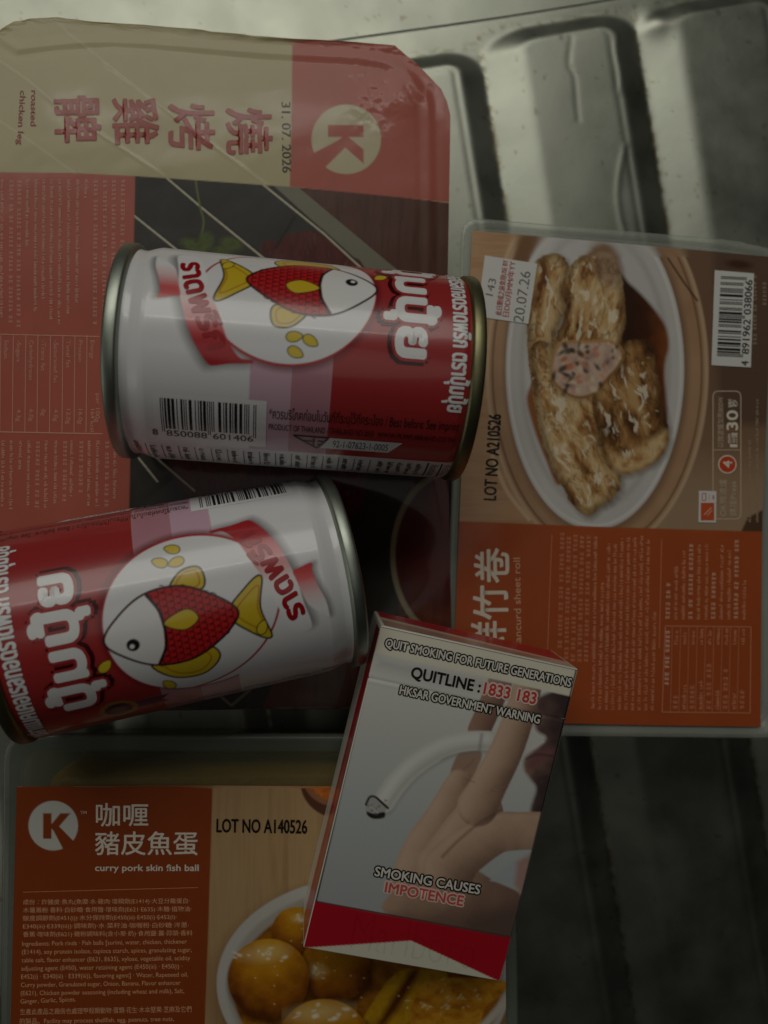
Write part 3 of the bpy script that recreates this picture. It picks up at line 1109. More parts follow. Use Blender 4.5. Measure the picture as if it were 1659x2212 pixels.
# ------------------------------------------------------------------ curry fish ball pack
def fishball_pack():
    zt = 45.6
    loc = (10, -95, 0)
    root = thing('curry_fish_ball_pack', 'orange curry pork skin fish ball pack with bowl photo under cigarette box', 'food pack', loc)
    Z8 = lambda pts: np.asarray(pts, float) * 0.463 + (0, 1563.5)
    Z7 = lambda pts: np.asarray(pts, float) * 0.3637 + (603.5, 1755.5)
    outline = np.array([(36, 1699), (460, 1697), (800, 1699), (1088, 1702), (1092, 2000), (1094, 2330), (20, 2330), (28, 2000)], float)
    X, Y = row_lattice(outline, 2.0)
    cv = Canvas(X, Y, 2.0)
    cv.all(lambda x, y: ramp([(152, 122, 84), (178, 146, 104), (164, 132, 92)], fbm(x / 11, y / 220, 4)))
    # little bowl behind
    cv.ell(735, 1690, 86, 78, (88, 54, 36), 0, 4)
    cv.ell(735, 1682, 80, 62, (150, 100, 70), 0, 4)
    cv.ell(738, 1680, 70, 54, lambda x, y: ramp([(150, 70, 22), (206, 118, 40), (120, 50, 18)], fbm(x / 9, y / 9, 3)), 0, 5)
    # shadow, bowl, curry
    cv.ell(800, 2150, 345, 250, (120, 84, 52), 0, 40, .7)
    cv.ell(785, 2125, 317, 230, (190, 186, 178), 0, 3)
    cv.ell(790, 2132, 300, 214, (172, 164, 152), 0, 8)
    curry = lambda x, y: ramp([(74, 40, 8), (120, 70, 14), (166, 106, 24), (98, 56, 10)], fbm(x / 40, y / 30, 4))
    cv.ell(793, 2140, 288, 204, curry, 0, 6)
    rng = np.random.default_rng(11)

    def ball(cx_, cy_, r, hl=(-.1, -.62), hs=1.0):
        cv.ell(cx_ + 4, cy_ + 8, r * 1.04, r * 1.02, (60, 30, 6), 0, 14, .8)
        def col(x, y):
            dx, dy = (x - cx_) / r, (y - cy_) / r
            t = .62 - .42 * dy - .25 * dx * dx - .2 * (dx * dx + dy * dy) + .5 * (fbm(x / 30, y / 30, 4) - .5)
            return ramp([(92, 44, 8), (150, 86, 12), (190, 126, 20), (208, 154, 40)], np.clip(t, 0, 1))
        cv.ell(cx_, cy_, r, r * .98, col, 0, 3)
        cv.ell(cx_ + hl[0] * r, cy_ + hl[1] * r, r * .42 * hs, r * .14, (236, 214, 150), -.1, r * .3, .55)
        for k in range(14):
            q = np.array([cx_ + hl[0] * r, cy_ + hl[1] * r]) + rng.normal(size=2) * (r * .26 * hs, r * .1)
            cv.ell(q[0], q[1], rng.uniform(2, 8) * hs, rng.uniform(1.5, 4) * hs, (250, 240, 214), rng.uniform(-.4, .4), 3, .55)
        for k in range(5):
            q = np.array([cx_, cy_]) + rng.normal(size=2) * r * .4
            cv.ell(q[0], q[1], 1.8, 1.4, (250, 226, 160), 0, 2, .6)
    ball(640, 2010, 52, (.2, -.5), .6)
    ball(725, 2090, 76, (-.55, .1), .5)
    cv.poly(smooth(Z7([(700, 950), (830, 930), (1000, 960), (900, 1110), (760, 1255), (480, 1300), (560, 1120)])), lambda x, y: ramp([(130, 80, 8), (196, 148, 24), (160, 104, 14)], fbm(x / 26, y / 26, 3)), 5)
    cv.poly(smooth(Z7([(760, 960), (830, 950), (720, 1150), (600, 1290), (560, 1290)])), (96, 46, 10), 12, .8)
    cv.poly(smooth(Z7([(860, 1010), (1050, 980), (1330, 1000), (1340, 1060), (1230, 1150), (1150, 1290), (820, 1330), (780, 1180)])),
            lambda x, y: ramp([(120, 62, 8), (186, 118, 22), (214, 152, 44), (150, 84, 14)], fbm(x / 22, y / 16, 5)), 5)
    for k in range(34):
        q = Z7([(960, 1130)])[0] + rng.normal(size=2) * (48, 22)
        cv.ell(q[0], q[1], rng.uniform(1.5, 5), rng.uniform(1, 2.4), (246, 226, 176), rng.uniform(-1, .3), 2.5, .55)
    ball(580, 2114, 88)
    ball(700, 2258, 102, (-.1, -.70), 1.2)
    cv.line(smooth(Z7([(1350, 1100), (1280, 1190), (1190, 1290)]), 6, False), 16, (206, 196, 180), 8)
    orange = lambda x, y: lin((138, 61, 25)) * (0.95 + .1 * fbm(x / 70, y / 70, 3))[:, None]
    cv.poly([(0, 1650), (460, 1650), (458, 1740), (450, 2000), (438, 2340), (0, 2340)], orange)
    k_logo(cv, 115, 1783.5, 53.5, 0, (200, 198, 188), (138, 61, 25))
    wob = lambda x, y: zt + 0.3 * (fbm(x / 18, y / 24, 3) - .5)
    lm = print_mat('fish_ball_label', 0.36, 120, 0.15, 0.0003, coat=.15, spec=.35)
    lab = sheet('printed_label', X, Y, wob, cv.C, lm, root, loc)
    fn = lambda V, L: at(V, wob) + np.array([0, 0, 1]) * (0.035 + 0.04 * L)[:, None]
    dc = Decal()
    wh = (226, 214, 198)
    dc.text('咖喱', (208, 1785), (320, 1785), 50, wh, .012, ink=True)
    dc.text('豬皮魚蛋', (206, 1847), (427, 1847), 51, wh, .012, ink=True)
    dc.text('curry pork skin fish ball', (206, 1881), (429, 1881), 13.5, wh, .022)
    dc.text('TM', (174, 1758), (187, 1758), 6, wh)
    dc.bar((50, 1927), (428, 1917), 1.2, (220, 140, 92))
    pale = (226, 168, 128)
    cj = ['成份︰炸豬皮·魚丸(魚糜·水·雞肉·增稠劑(E1414)·大豆分離蛋白·', '木薯澱粉·香料·白砂糖·食用鹽·增味劑(E621·E635)·木糖·植物油·', '酸度調節劑(E451(i))·水分保持劑(E450(iii)·E450(i)·E452(i)·',
          'E340(iii)·E339(iii))·調味劑)·水·菜籽油·咖喱粉·白砂糖·洋蔥·', '香蕉·增味劑(E621)·雞粉調味料(含小麥·奶)·食用鹽·薑·蒜頭·香料']
    for k, t in enumerate(cj):
        y = 1956 + 17.4 * k
        x1 = [410, 414, 382, 408, 416][k]
        dc.text(t, (50, y), (x1, y - 3), 13.5, pale, .0, ink=True)
    en = [('Ingredients: Pork rinds · Fish balls [surimi, water, chicken, thickener', 404), ('(E1414), soy protein isolate, tapioca starch, spices, granulating sugar,', 414),
          ('table salt, flavor enhancer (E621, E635), xylose, vegetable oil, acidity', 411), ('adjusting agent (E450), water retaining agent (E450(iii) · E450(i) ·', 394),
          ('E452(i) · E340(iii) · E339(iii)), flavoring agent] · Water, Rapeseed oil,', 406), ('Curry powder, Granulated sugar, Onion, Banana, Flavor enhancer', 390),
          ('(E621), Chicken powder seasoning (including wheat and milk), Salt,', 398), ('Ginger, Garlic, Spices.', 164)]
    for k, (t, x1) in enumerate(en):
        y = 2043 + 17.8 * k
        dc.text(t, (48 - .5 * k, y), (x1, y - 5), 9.5, pale, .0)
    dc.text('生產此產品之廠房也處理甲殼類動物·蛋類·花生·木本堅果·芝麻及它們', (44, 2192), (414, 2186), 13.5, pale, 0, ink=True)
    dc.text('的製品。Facility may process shellfish, egg, peanuts, tree nuts,', (43, 2211), (376, 2205), 9.5, pale, 0)
    dc.text('LOT NO A140526', (468, 1797), (663, 1800), 28, (22, 19, 16), 0.022)
    decal_obj('lettering', dc, fn, lm, lab, loc, 30)
    # tray of frosted plastic
    lid = rounded([(8, 1586), (1112, 1590), (1122, 2345), (0, 2345)], [58, 50, 50, 50], 8)
    lo = at(lid, zt)[:, :2]
    R = lambda d, z: np.column_stack([inset(lo, d), np.full(len(lo), z)])
    fros = flat_mat('frosted_tray', (120, 126, 114), 0.28, alpha=.55, bstr=.3, bscale=140)
    loft('tray_flange', [R(0, zt - 2.2), R(-.1, zt - .2), R(.5, zt + .5), R(1.3, zt + .55), R(2.0, zt - .1), R(4.5, zt - .35), R(5.2, zt - 1.2)], fros, root, loc, cap_last=False)
    loft('lid_film', [R(4.6, zt - .42), R(14, zt - .35)], flat_mat('lid_film_clear', (150, 150, 120), 0.22, alpha=.2, bstr=.4, bscale=160), root, loc)
    tray(root, loc, inset(lo, .6), zt - 2.4, 0.3, fros, 4.5, 6)
    Rc = lambda d, z: np.column_stack([inset(lo, d) , np.full(len(lo), z)])
    loft('curry_filling', [Rc(13.5, zt - 2.0), Rc(11.5, zt - 4), Rc(14, 4), Rc(20, 2)][::1], flat_mat('curry_sauce', (110, 84, 26), .3, bstr=.8, bscale=90, bdist=.002), root, loc)
    # top skin of the filling
    n = len(lo)
    me = bpy.data.meshes.new('curry_surface')
    v = R(13.5, zt - 2.0) - np.asarray(loc)
    me.from_pydata([tuple(q * MM) for q in v], [], [list(range(n))])
    link('curry_surface', me, bpy.data.materials['curry_sauce'], root)


fishball_pack()


# ------------------------------------------------------------------ cans
def can_label():
    za = lambda pts: can_hit(CANS[0], np.asarray(pts, float) * .26455 + (192, 504.7))
    zb = lambda pts: can_hit(CANS[0], np.asarray(pts, float) * .2976 + (603.5, 521.2))
    u = np.linspace(3.4, CANL - 3.3, 345)
    S = np.concatenate([np.linspace(-math.pi * RB, -47, 26), np.arange(-46.6, 46.7, .25), np.linspace(47.1, math.pi * RB, 26)[:-1]])
    U, SS = np.meshgrid(u, S, indexing='ij')
    cv = Canvas(U, SS, .28)
    W, PK, DP, RD = (222, 221, 222), (204, 168, 184), (184, 130, 142), (160, 46, 46)
    cv.all(W)
    cv.poly([(33.8, -99), (43.4, -99), (43.4, 99), (33.8, 99)], PK)
    cv.poly([(43.4, -99), (52.8, -99), (52.8, 99), (43.4, 99)], DP)
    cv.poly([(52.8, -99), (99, -99), (99, 99), (52.8, 99)], RD)
    # roundel with its soft drop shadow
    c0 = (41.3, -8.8)
    cv.ell(c0[0] + .3, c0[1] + .5, 21.7, 21.4, (96, 16, 22), 0, 1.8, .8)
    cv.ell(c0[0], c0[1], 21.2, 20.9, (176, 22, 32))
    cv.ell(c0[0] + .1, c0[1] - .2, 20.8, 20.5, W)
    cv.poly([(3, -40), (33.8, -40), (33.8, 0), (20, -12), (3, -12)], W, .3)
    th = np.linspace(math.radians(182), math.radians(265), 40)
    cv.line(np.stack([c0[0] + 21 * np.cos(th + .25), c0[1] + 20.7 * np.sin(th + .0)], 1), .55, (170, 40, 52))
    # ribbon, shaded like a fold of paper
    ribbon = smooth(za([(735, 180), (735, 300), (730, 420), (745, 520), (780, 680), (820, 800), (880, 930), (960, 1050), (1010, 1078), (1150, 1062), (1330, 1060), (1330, 1030), (1230, 1010), (1130, 860), (1050, 620), (990, 480), (960, 330), (900, 200)]), 5)
    cv.poly(ribbon + (-1.1, .7), (40, 40, 44), 2.6, .75)
    cv.poly(ribbon, lambda x, y: ramp([(228, 226, 226), (228, 214, 214), (216, 150, 150), (204, 92, 94), (176, 30, 38), (168, 22, 30)], np.clip((y + 8) / 20, 0, 1)), .3)
    tail = smooth(za([(560, 190), (600, 200), (660, 240), (710, 290), (735, 420), (745, 500), (690, 510), (560, 520), (580, 460), (570, 360), (545, 260)]), 5)
    cv.poly(tail + (-.9, .1), (46, 46, 50), 1.8, .75)
    cv.poly(tail, lambda x, y: ramp([(230, 228, 228), (222, 190, 190), (206, 80, 80), (188, 44, 48)], np.clip((y + 13) / 12, 0, 1)), .3)
    # the maker's cartoon is left out: a plain red fish stands in its place
    bk = (26, 22, 22)
    body = np.array([(62.3, -10.5), (58.5, -15.0), (52, -18.8), (44, -19.2), (37, -15.8), (32.2, -11.4), (32.2, -8.6), (37, -4.6),
                     (44, -1.2), (52, -1.6), (58.5, -5.6)])
    body = smooth(body, 6)
    tailf = smooth([(33.5, -10), (29, -15.5), (24.6, -18), (26.2, -10), (24.6, -2.6), (29, -5)], 6)
    dors = smooth([(53, -17.8), (49, -23.6), (42, -24.6), (37.6, -20.2), (41, -16.6)], 6)
    anal = smooth([(46, -2.2), (43, 2.2), (38.6, 2.4), (38.6, -2.4)], 6)
    for f_ in (tailf, dors, anal):
        cv.line(f_, .9, bk, closed=True)
        cv.poly(f_, (206, 176, 40))
        m_ = f_.mean(0)
        cv.line(m_ + (f_ - m_) * .72, .35, (176, 120, 26), closed=True)
    cv.line(body, 1.1, bk, closed=True)
    cv.poly(body, (186, 32, 34))
    for i in range(16):
        for j in range(13):
            x, y = 33.5 + 1.62 * i, -19.6 + 1.62 * (j + .5 * (i % 2))
            if inside(np.array([x]), np.array([y]), body)[0] and x < 52:
                t = np.linspace(math.pi * .5, math.pi * 1.5, 9)
                cv.line(np.stack([x + 1.0 * np.cos(t), y + .95 * np.sin(t)], 1), .26, (70, 8, 12))
    head = np.array([p for p in body if p[0] > 51.6])
    cut = smooth([(51.6, head[0][1]), (49.8, -5), (49.2, -10), (49.8, -15), (51.6, -18.8)], 5, False)
    h1 = body[body[:, 0] > 51.2]
    k = np.argmax(h1[:, 0])
    up_ = h1[h1[:, 1] < -10.5]
    dn_ = h1[h1[:, 1] >= -10.5]
    up_, dn_ = up_[np.argsort(up_[:, 0])], dn_[np.argsort(-dn_[:, 0])]
    cv.poly(np.concatenate([up_, dn_, [(49.8, -4), (49.0, -10.3), (49.8, -16.5)]]), (228, 226, 224))
    cv.line(smooth([(51.4, -18.6), (49.2, -14.5), (48.7, -10.3), (49.2, -6), (51.4, -1.8)], 5, False), .7, bk)
    cv.ell(56.4, -12.6, 1.5, 1.5, bk)
    cv.ell(56.7, -12.9, .55, .55, (228, 226, 224))
    pect = smooth([(48.6, -9), (44.4, -11.4), (40.8, -9.4), (43.2, -6.8)], 6)
    cv.line(pect, .6, bk, closed=True)
    cv.poly(pect, (206, 176, 40))
    # yellow drops
    for x, y, r_ in ((47.2, 5.6, 0.5), (43.4, 5.0, -.2), (43.9, 8.6, .4), (63.6, -16.5, 2.4), (26.4, -15.2, 2.0), (50.5, -26.2, 1.0)):
        a = np.array([(1.7, 0), (.5, .9), (-.9, .85), (-1.5, 0), (-.9, -.85), (.5, -.9)]) * 1.15
        c, s_ = math.cos(r_), math.sin(r_)
        dp = smooth(np.stack([x + a[:, 0] * c - a[:, 1] * s_, y + a[:, 0] * s_ + a[:, 1] * c], 1), 4)
        cv.line(dp, .5, bk, closed=True)
        cv.poly(dp, (214, 186, 44))
    # medal with navy ribbon
    cv.poly([(60, -33.8), (51.5, -33.2), (53, -31.6), (51.2, -29.6), (60, -30)], (34, 36, 66))
    cv.ell(63.6, -32, 4.6, 4.0, (150, 112, 52))
    cv.ell(63.6, -32, 3.3, 2.9, (30, 30, 44))
    cv.ell(63.6, -32, 2.0, 1.2, (90, 84, 92), 0, .8)
    # nutrition strip
    cv.poly([(3.4, 36), (86, 36), (86, 60), (3.4, 60)], (216, 214, 214))
    return U, SS, cv.C


def can_parts():
    U, SS, C = can_label()
    u, s = U[:, 0], SS[0]
    # body profile: seam groove, shoulder, straight wall, slight neck
    pr = np.interp(u, [3.4, 4.4, 5.6, 8.2, 9.4, 84.2, 85.4, 86.2], [26.2, 25.9, 25.9, 26.75, 27.0, 27.0, 26.7, 26.3])
    dent = 0.08 * (fbm(U / 16, (SS + 90) / 20, 2) - .5)
    r = pr[:, None] + dent * (U > 10)
    ph = SS / RB
    V = np.stack([U, -r * np.sin(ph), r * np.cos(ph)], -1)
    q = lattice(*U.shape, wrap=True)[:, ::-1]
    body = mesh_arrays('can_body', V.reshape(-1, 3), q, C)
    # lettering
    dc = Decal()
    wh, bk = (228, 227, 226), (34, 24, 26)
    for L_, b, c in ((.4, .16, (60, 6, 12)), (2.8, .12, (164, 48, 48)), (5.2, .055, wh)):
        off = (-.55, .35) if L_ < 1 else (0, 0)
        dc.text('ปุ้มปุ้ย', (67.8 + off[0], -26.6 + off[1]), (67.8 + off[0], 7.2 + off[1]), 8.0, c, b, lift=L_)
    dc.text('ปลาแมคเคอเรลทอดราดพริก ตราปุ้มปุ้ย', (81.2, -37), (81.2, 19.6), 4.1, wh, .03, lift=2)
    # ribbon word follows the ribbon's bend
    V_, T_ = text2d('ราดพริก')
    x0, x1 = V_[:, 0].min(), V_[:, 0].max()
    t = (V_[:, 0] - x0) / (x1 - x0)
    path = np.stack([np.interp(t, [0, .33, .66, 1], [15.6, 17.4, 20.2, 24.4]), -13.6 + 23.2 * t], 1)
    g = np.array([0.94, -0.34])
    for k in range(7):
        o_ = np.array([math.cos(k), math.sin(k)]) * .32 * (k > 0)
        dc.raw(path + (V_[:, 1:] / CAP) * 4.8 * g + o_, T_, (158, 10, 22), 1.0 + .09 * k)
    dc.quad([(11.6, 20.6), (38, 20.6), (38, 34.6), (11.6, 34.6)], (226, 225, 226), .3)
    barcode(dc, '8850088601406', (13.2, 21.8), (35.6, 21.8), 8.6, bk)
    dc.text('*ควรบริโภคก่อนในวันที่ที่ระบุไว้ที่กระป๋อง / Best before: See imprint', (38.6, 25.0), (84.8, 24.6), 2.5, bk)
    dc.text('PRODUCT OF THAILAND / THAILAND NO.2033', (38.6, 28.3), (64, 28.2), 1.7, bk)
    dc.text('WWW.PUMPUIBRAND.CO.TH', (65, 28.2), (84.4, 28.2), 1.5, bk)
    dc.quad([(53.6, 29.6), (71.6, 29.6), (68.4, 33.4), (51.4, 33.4)], (214, 212, 212), .6)
    dc.text('92-1-07623-1-0005', (54.4, 32.7), (68.2, 32.7), 2.3, bk, .0, lift=1.5)
    for a, b in (((44.6, 29.6), (53.2, 29.6)), ((44.6, 29.6), (50.6, 33.6)), ((50.6, 33.6), (53.0, 29.8)), ((47, 31.2), (50, 31.2)), ((49.6, 30.2), (49.6, 33)),
                 ((50.6, 31), (52, 31)), ((50.6, 32.2), (51.6, 32.2))):
        dc.bar(a, b, .45, bk)
    # nutrition strip, lines across
    for k in range(15):
        x = 6 + 4.0 * k
        dc.bar((x + 2.4, 37.0), (x + 2.4, 46), .18, (70, 66, 66))
        dc.greek((x - .6, 37.6), (x - .6, 45.6), 1.7, (70, 66, 66), 500 + k)
    for k in range(5):
        dc.greek((66.5 + 2.5 * k, 37.6), (66.5 + 2.5 * k, 45.6), 1.6, (60, 56, 56), 530 + k)
    dc.bar((79.4, 36.6), (79.4, 46), .4, bk)
    dc.bar((83, 36.6), (83, 46), .4, bk)
    dc.text('คำเตือน', (83.6, 37.4), (83.6, 44), 1.8, bk)
    dc.text('กินแต่น้อย', (80.2, 37.4), (80.2, 45), 1.9, bk)
    for k in range(14):
        dc.greek((8 + 5.3 * k, -36.6 - (k % 2)), (12.6 + 5.3 * k, -36.6 - (k % 2)), 1.1, (60, 20, 24), 560 + k)

    def fn(Vp, L):
        rr_ = np.interp(Vp[:, 0], u, pr) + 0.07 + 0.022 * L
        p = Vp[:, 1] / RB
        return np.stack([Vp[:, 0], -rr_ * np.sin(p), rr_ * np.cos(p)], 1)
    P, T, Cc, nz = dc.build(fn, 1.3)
    mid = P[T].mean(1)
    out = (nz * np.stack([0 * mid[:, 0], mid[:, 1], mid[:, 2]], 1)).sum(1)
    T = T.copy()
    T[out < 0] = T[out < 0][:, ::-1]
    let = mesh_arrays('lettering', P, T, Cc)

    def lathe(name, prof, n=96):
        a = np.linspace(0, 2 * np.pi, n, endpoint=False)
        pf = np.array(prof, float)
        V = np.stack([np.repeat(pf[:, :1], n, 1), pf[:, 1:] * -np.sin(a), pf[:, 1:] * np.cos(a)], -1)
        return mesh_arrays(name, V.reshape(-1, 3), lattice(len(pf), n, wrap=True)[:, ::-1])
    rimp = [(3.9, 25.9), (3.5, 26.6), (3.2, 27.3), (2.8, 27.5), (0.7, 27.5), (0.2, 27.2), (0, 26.7), (.2, 26.2), (.8, 25.8), (3.0, 25.4)]
    lidp = [(3.0, 25.42), (4.2, 25.0), (4.3, 24), (3.4, 23), (3.4, 19), (3.7, 18.4), (3.4, 17.8), (3.4, 9), (3.4, .02)]
    rim_a, lid_a = lathe('rim', rimp), lathe('end_panel', lidp)
    fl = lambda pf: [(CANL - x, r_) for x, r_ in pf][::-1]
    rim_b, lid_b = lathe('rim', fl(rimp)), lathe('end_panel', fl(lidp))
    pm = print_mat('can_lacquer', 0.28, 45, .10, .0006, coat=.3)
    body.materials.append(pm)
    let.materials.append(pm)
    sil = flat_mat('tin_plate', (166, 172, 160), .45, 1, bstr=.1, bscale=300, var=.05)
    gold = flat_mat('gold_lacquered_tin', (136, 132, 98), .45, 1, bstr=.1, bscale=300, var=.05)
    rim_a.materials.append(sil)
    lid_a.materials.append(sil)
    rim_b.materials.append(gold)
    lid_b.materials.append(gold)
    labels = ['red and white fish can lying flat with its barcode facing up, touching the beancurd pack',
              'red and white fish can lying tilted against the fish ball pack, medal on its side']
    for c, lb in zip(CANS, labels):
        root = thing('fish_can', lb, 'tin can', (0, 0, 0), 'fish cans lying on the chicken pack')
        y_ = np.cross(c['up'], c['a'])
        M = Matrix.Identity(4)
        for i in range(3):
            M[i][0], M[i][1], M[i][2], M[i][3] = c['a'][i], y_[i], c['up'][i], c['c0'][i] * MM
        root.matrix_world = M @ Matrix.Rotation(c['psi'] / RB, 4, 'X')
        b = bpy.data.objects.new('can_body', body)
        COL.objects.link(b)
        b.parent = root
        o = bpy.data.objects.new('lettering', let)
        COL.objects.link(o)
        o.parent = b
        for nm, me in (('rim', rim_a), ('end_panel', lid_a), ('rim', rim_b), ('end_panel', lid_b)):
            o = bpy.data.objects.new(nm, me)
            COL.objects.link(o)
            o.parent = root
            o['label'] = 'silver rim' if me is rim_a else 'gold rim' if me is rim_b else 'silver end panel' if me is lid_a else 'gold end panel'


can_parts()


# ------------------------------------------------------------------ cigarette pack
def cigarette_pack():
    zt, th_ = 68.6, 22.2
    dz = 2.2                                   # its head rests a little higher, towards the can's rim
    q = at(np.array([(825, 1351), (1252, 1445.6), (1078.5, 2120.5), (653, 2047)], float), np.array([zt + dz, zt + dz, zt - dz, zt - dz]))[:, :2]
    c = q.mean(0)
    ux = (q[1] - q[0]) + (q[2] - q[3])
    ux /= np.hypot(*ux)
    uy = np.array([-ux[1], ux[0]])            # towards the top edge
    Wd = (np.hypot(*(q[1] - q[0])) + np.hypot(*(q[2] - q[3]))) / 2
    Ht = (np.hypot(*(q[3] - q[0])) + np.hypot(*(q[2] - q[1]))) / 2
    Ht = math.hypot(Ht, 2 * dz)
    tilt = math.asin(2 * dz / Ht)
    nrm = np.array([-uy[0] * math.sin(tilt), -uy[1] * math.sin(tilt), math.cos(tilt)])
    loc = tuple(np.array([c[0], c[1], zt]) - nrm * th_)
    root = thing('cigarette_pack', 'cigarette pack with quit smoking warning and bent cigarette photo', 'cigarette pack', loc)
    root.rotation_euler = (tilt, 0, math.atan2(ux[1], ux[0]))
    hw, hh = Wd / 2, Ht / 2

    def box(name, x0, x1, y0, y1, z0, z1, mat, bev=.45):
        bm = bmesh.new()
        bmesh.ops.create_cube(bm, size=1)
        for v in bm.verts:
            v.co = Vector((((x0 + x1) / 2 + v.co.x * (x1 - x0)) * MM, ((y0 + y1) / 2 + v.co.y * (y1 - y0)) * MM, ((z0 + z1) / 2 + v.co.z * (z1 - z0)) * MM))
        bmesh.ops.bevel(bm, geom=list(bm.edges), offset=bev * MM, segments=3, affect='EDGES', profile=.5)
        me = bpy.data.meshes.new(name)
        bm.to_mesh(me)
        bm.free()
        for p in me.polygons:
            p.use_smooth = True
        o = link(name, me, mat, root)
        return o
    card = flat_mat('white_card', (218, 212, 200), .32, bstr=.08, bscale=200)
    box('box_body', -hw, hw, -hh, hh - 14.5, 0, th_, card)
    box('flip_lid', -hw, hw, hh - 14.4, hh, 0, th_, card)
    # print on the front: canvas in zoom units of the photograph, mapped by the front's own rectangle
    Zq = np.array([(515, 80), (1508, 300), (1105, 1870), (115, 1700)], float)
    n, m = 190, 300
    A, B = np.meshgrid(np.linspace(0.004, .996, n), np.linspace(.004, .996, m))

    def img(a, b):
        return (Zq[0] * ((1 - a) * (1 - b))[..., None] + Zq[1] * (a * (1 - b))[..., None] + Zq[2] * (a * b)[..., None] + Zq[3] * ((1 - a) * b)[..., None])

    def inv(P):
        a, b = np.full(len(P), .5), np.full(len(P), .5)
        for _ in range(12):
            f = img(a, b) - P
            ja = (Zq[1] - Zq[0]) * (1 - b)[:, None] + (Zq[2] - Zq[3]) * b[:, None]
            jb = (Zq[3] - Zq[0]) * (1 - a)[:, None] + (Zq[2] - Zq[1]) * a[:, None]
            det = ja[:, 0] * jb[:, 1] - ja[:, 1] * jb[:, 0]
            da = (f[:, 0] * jb[:, 1] - f[:, 1] * jb[:, 0]) / det
            db = (ja[:, 0] * f[:, 1] - ja[:, 1] * f[:, 0]) / det
            a, b = a - da, b - db
        return a, b
    G = img(A, B)
    cv = Canvas(G[..., 0], G[..., 1], 4.0)
    cv.all(lambda x, y: ramp([(230, 228, 220), (206, 206, 200), (184, 188, 186), (170, 172, 172)], (y - .22 * (x - 515) - 80) / 1450))

    def skin(pts, cols, sc=60, soft=10, edge=28, dark=.45):
        pts = smooth(np.asarray(pts, float), 6)
        cv.poly(pts, lambda x, y: ramp(cols, fbm(x / sc, y / sc, 3) * .5 + .5 * np.clip((x + y * .3 - pts[:, 0].min() - pts[:, 1].min() * .3) / (np.ptp(pts[:, 0]) + .3 * np.ptp(pts[:, 1])), 0, 1)), soft)
        j = np.flatnonzero(inside(cv.X, cv.Y, pts))
        if j.size:
            ed = seg_d(cv.X[j], cv.Y[j], pts, True)
            cv.C[j] *= (1 - dark + dark * sstep(-6, edge, ed))[:, None]
    s1 = [(206, 176, 152), (190, 158, 134), (160, 128, 108)]
    s2 = [(168, 132, 112), (150, 116, 98), (122, 92, 80)]
    # face out of focus at the right
    fc = smooth([(1300, 440), (1520, 430), (1420, 860), (1330, 1030), (1262, 1010), (1290, 900), (1262, 850), (1228, 800), (1232, 740), (1300, 690), (1340, 640), (1285, 590)], 6)
    cv.poly(fc, lambda x, y: ramp([(146, 116, 104), (104, 80, 74), (70, 56, 54), (62, 50, 50)], np.clip((x - 1240) / 260 + .5 * (fbm(x / 60, y / 60, 3) - .5) + sstep(760, 900, y) * .4, 0, 1)), 22)
    cv.poly(smooth([(1240, 770), (1290, 705), (1380, 700), (1350, 760), (1280, 800)], 5), (124, 86, 84), 26, .8)
    cv.line(smooth([(1240, 745), (1300, 725), (1380, 735)], 5, False), 6, (56, 40, 40), 14, .8)
    cv.poly([(1245, 695), (1315, 640), (1335, 662), (1265, 702)], (214, 210, 200), 5)
    # fingers and palm, each shaded across its own width
    def limb(pts, rad, cols, soft=7):
        pts = smooth(np.asarray(pts, float), 6, False)
        rr_ = np.interp(np.linspace(0, 1, len(pts)), np.linspace(0, 1, len(rad)), rad)
        x, y = cv.X, cv.Y
        best = np.full(x.shape, 9.0)
        side = np.zeros(x.shape)
        for (p, q_, r0, r1) in zip(pts[:-1], pts[1:], rr_[:-1], rr_[1:]):
            v = q_ - p
            L2 = v @ v
            t = np.clip(((x - p[0]) * v[0] + (y - p[1]) * v[1]) / L2, 0, 1)
            dx, dy = x - p[0] - t * v[0], y - p[1] - t * v[1]
            rr2 = r0 + (r1 - r0) * t
            d = np.hypot(dx, dy) / rr2
            m_ = d < best
            best = np.where(m_, d, best)
            side = np.where(m_, (dx * .9 + dy * .45) / rr2, side)
        j = np.flatnonzero(best < 1.1)
        tone = .42 + .42 * side[j] + .16 * (fbm(x[j] / 70, y[j] / 70, 4) - .5) + .22 * sstep(.75, 1.0, best[j]) * (side[j] < 0)
        cv._put(j, (1 - best[j]) * rad[0] / soft + .5, lambda xx, yy: ramp(cols, np.clip(tone, 0, 1)))
    s1 = [(214, 184, 160), (202, 170, 146), (178, 146, 124), (138, 108, 92), (104, 80, 70)]
    s2 = [(170, 134, 114), (158, 122, 104), (134, 102, 88), (104, 80, 70)]
    limb([(1150, 250), (1090, 400), (1000, 600)], [62, 60, 58], s2)
    cv.poly(smooth([(900, 712), (1010, 712), (985, 800), (940, 900), (850, 850)], 5), (168, 136, 116), 10)
    cv.poly(smooth([(548, 1536), (560, 1400), (610, 1290), (760, 1130), (900, 1240), (1060, 1350), (1215, 1430), (1200, 1520), (1165, 1660)], 6), lambda x, y: ramp(s1[1:], np.clip(.1 + .2 * fbm(x / 90, y / 90, 3) + (x - 560) / 1100 + sstep(1380, 1640, y) * .4, 0, 1)), 12)
    limb([(900, 860), (820, 1040), (740, 1190), (690, 1320)], [66, 96, 120, 130], s1)
    limb([(1010, 1010), (930, 1130), (830, 1290)], [110, 130, 150], s1)
    limb([(830, 1290), (940, 1200), (1080, 1120), (1200, 1108), (1360, 1110)], [120, 118, 104, 96, 96], s1)
    cv.poly([(548, 1528), (600, 1540), (1165, 1645), (1200, 1470), (1050, 1520), (900, 1560)], (96, 80, 72), 60, .5)
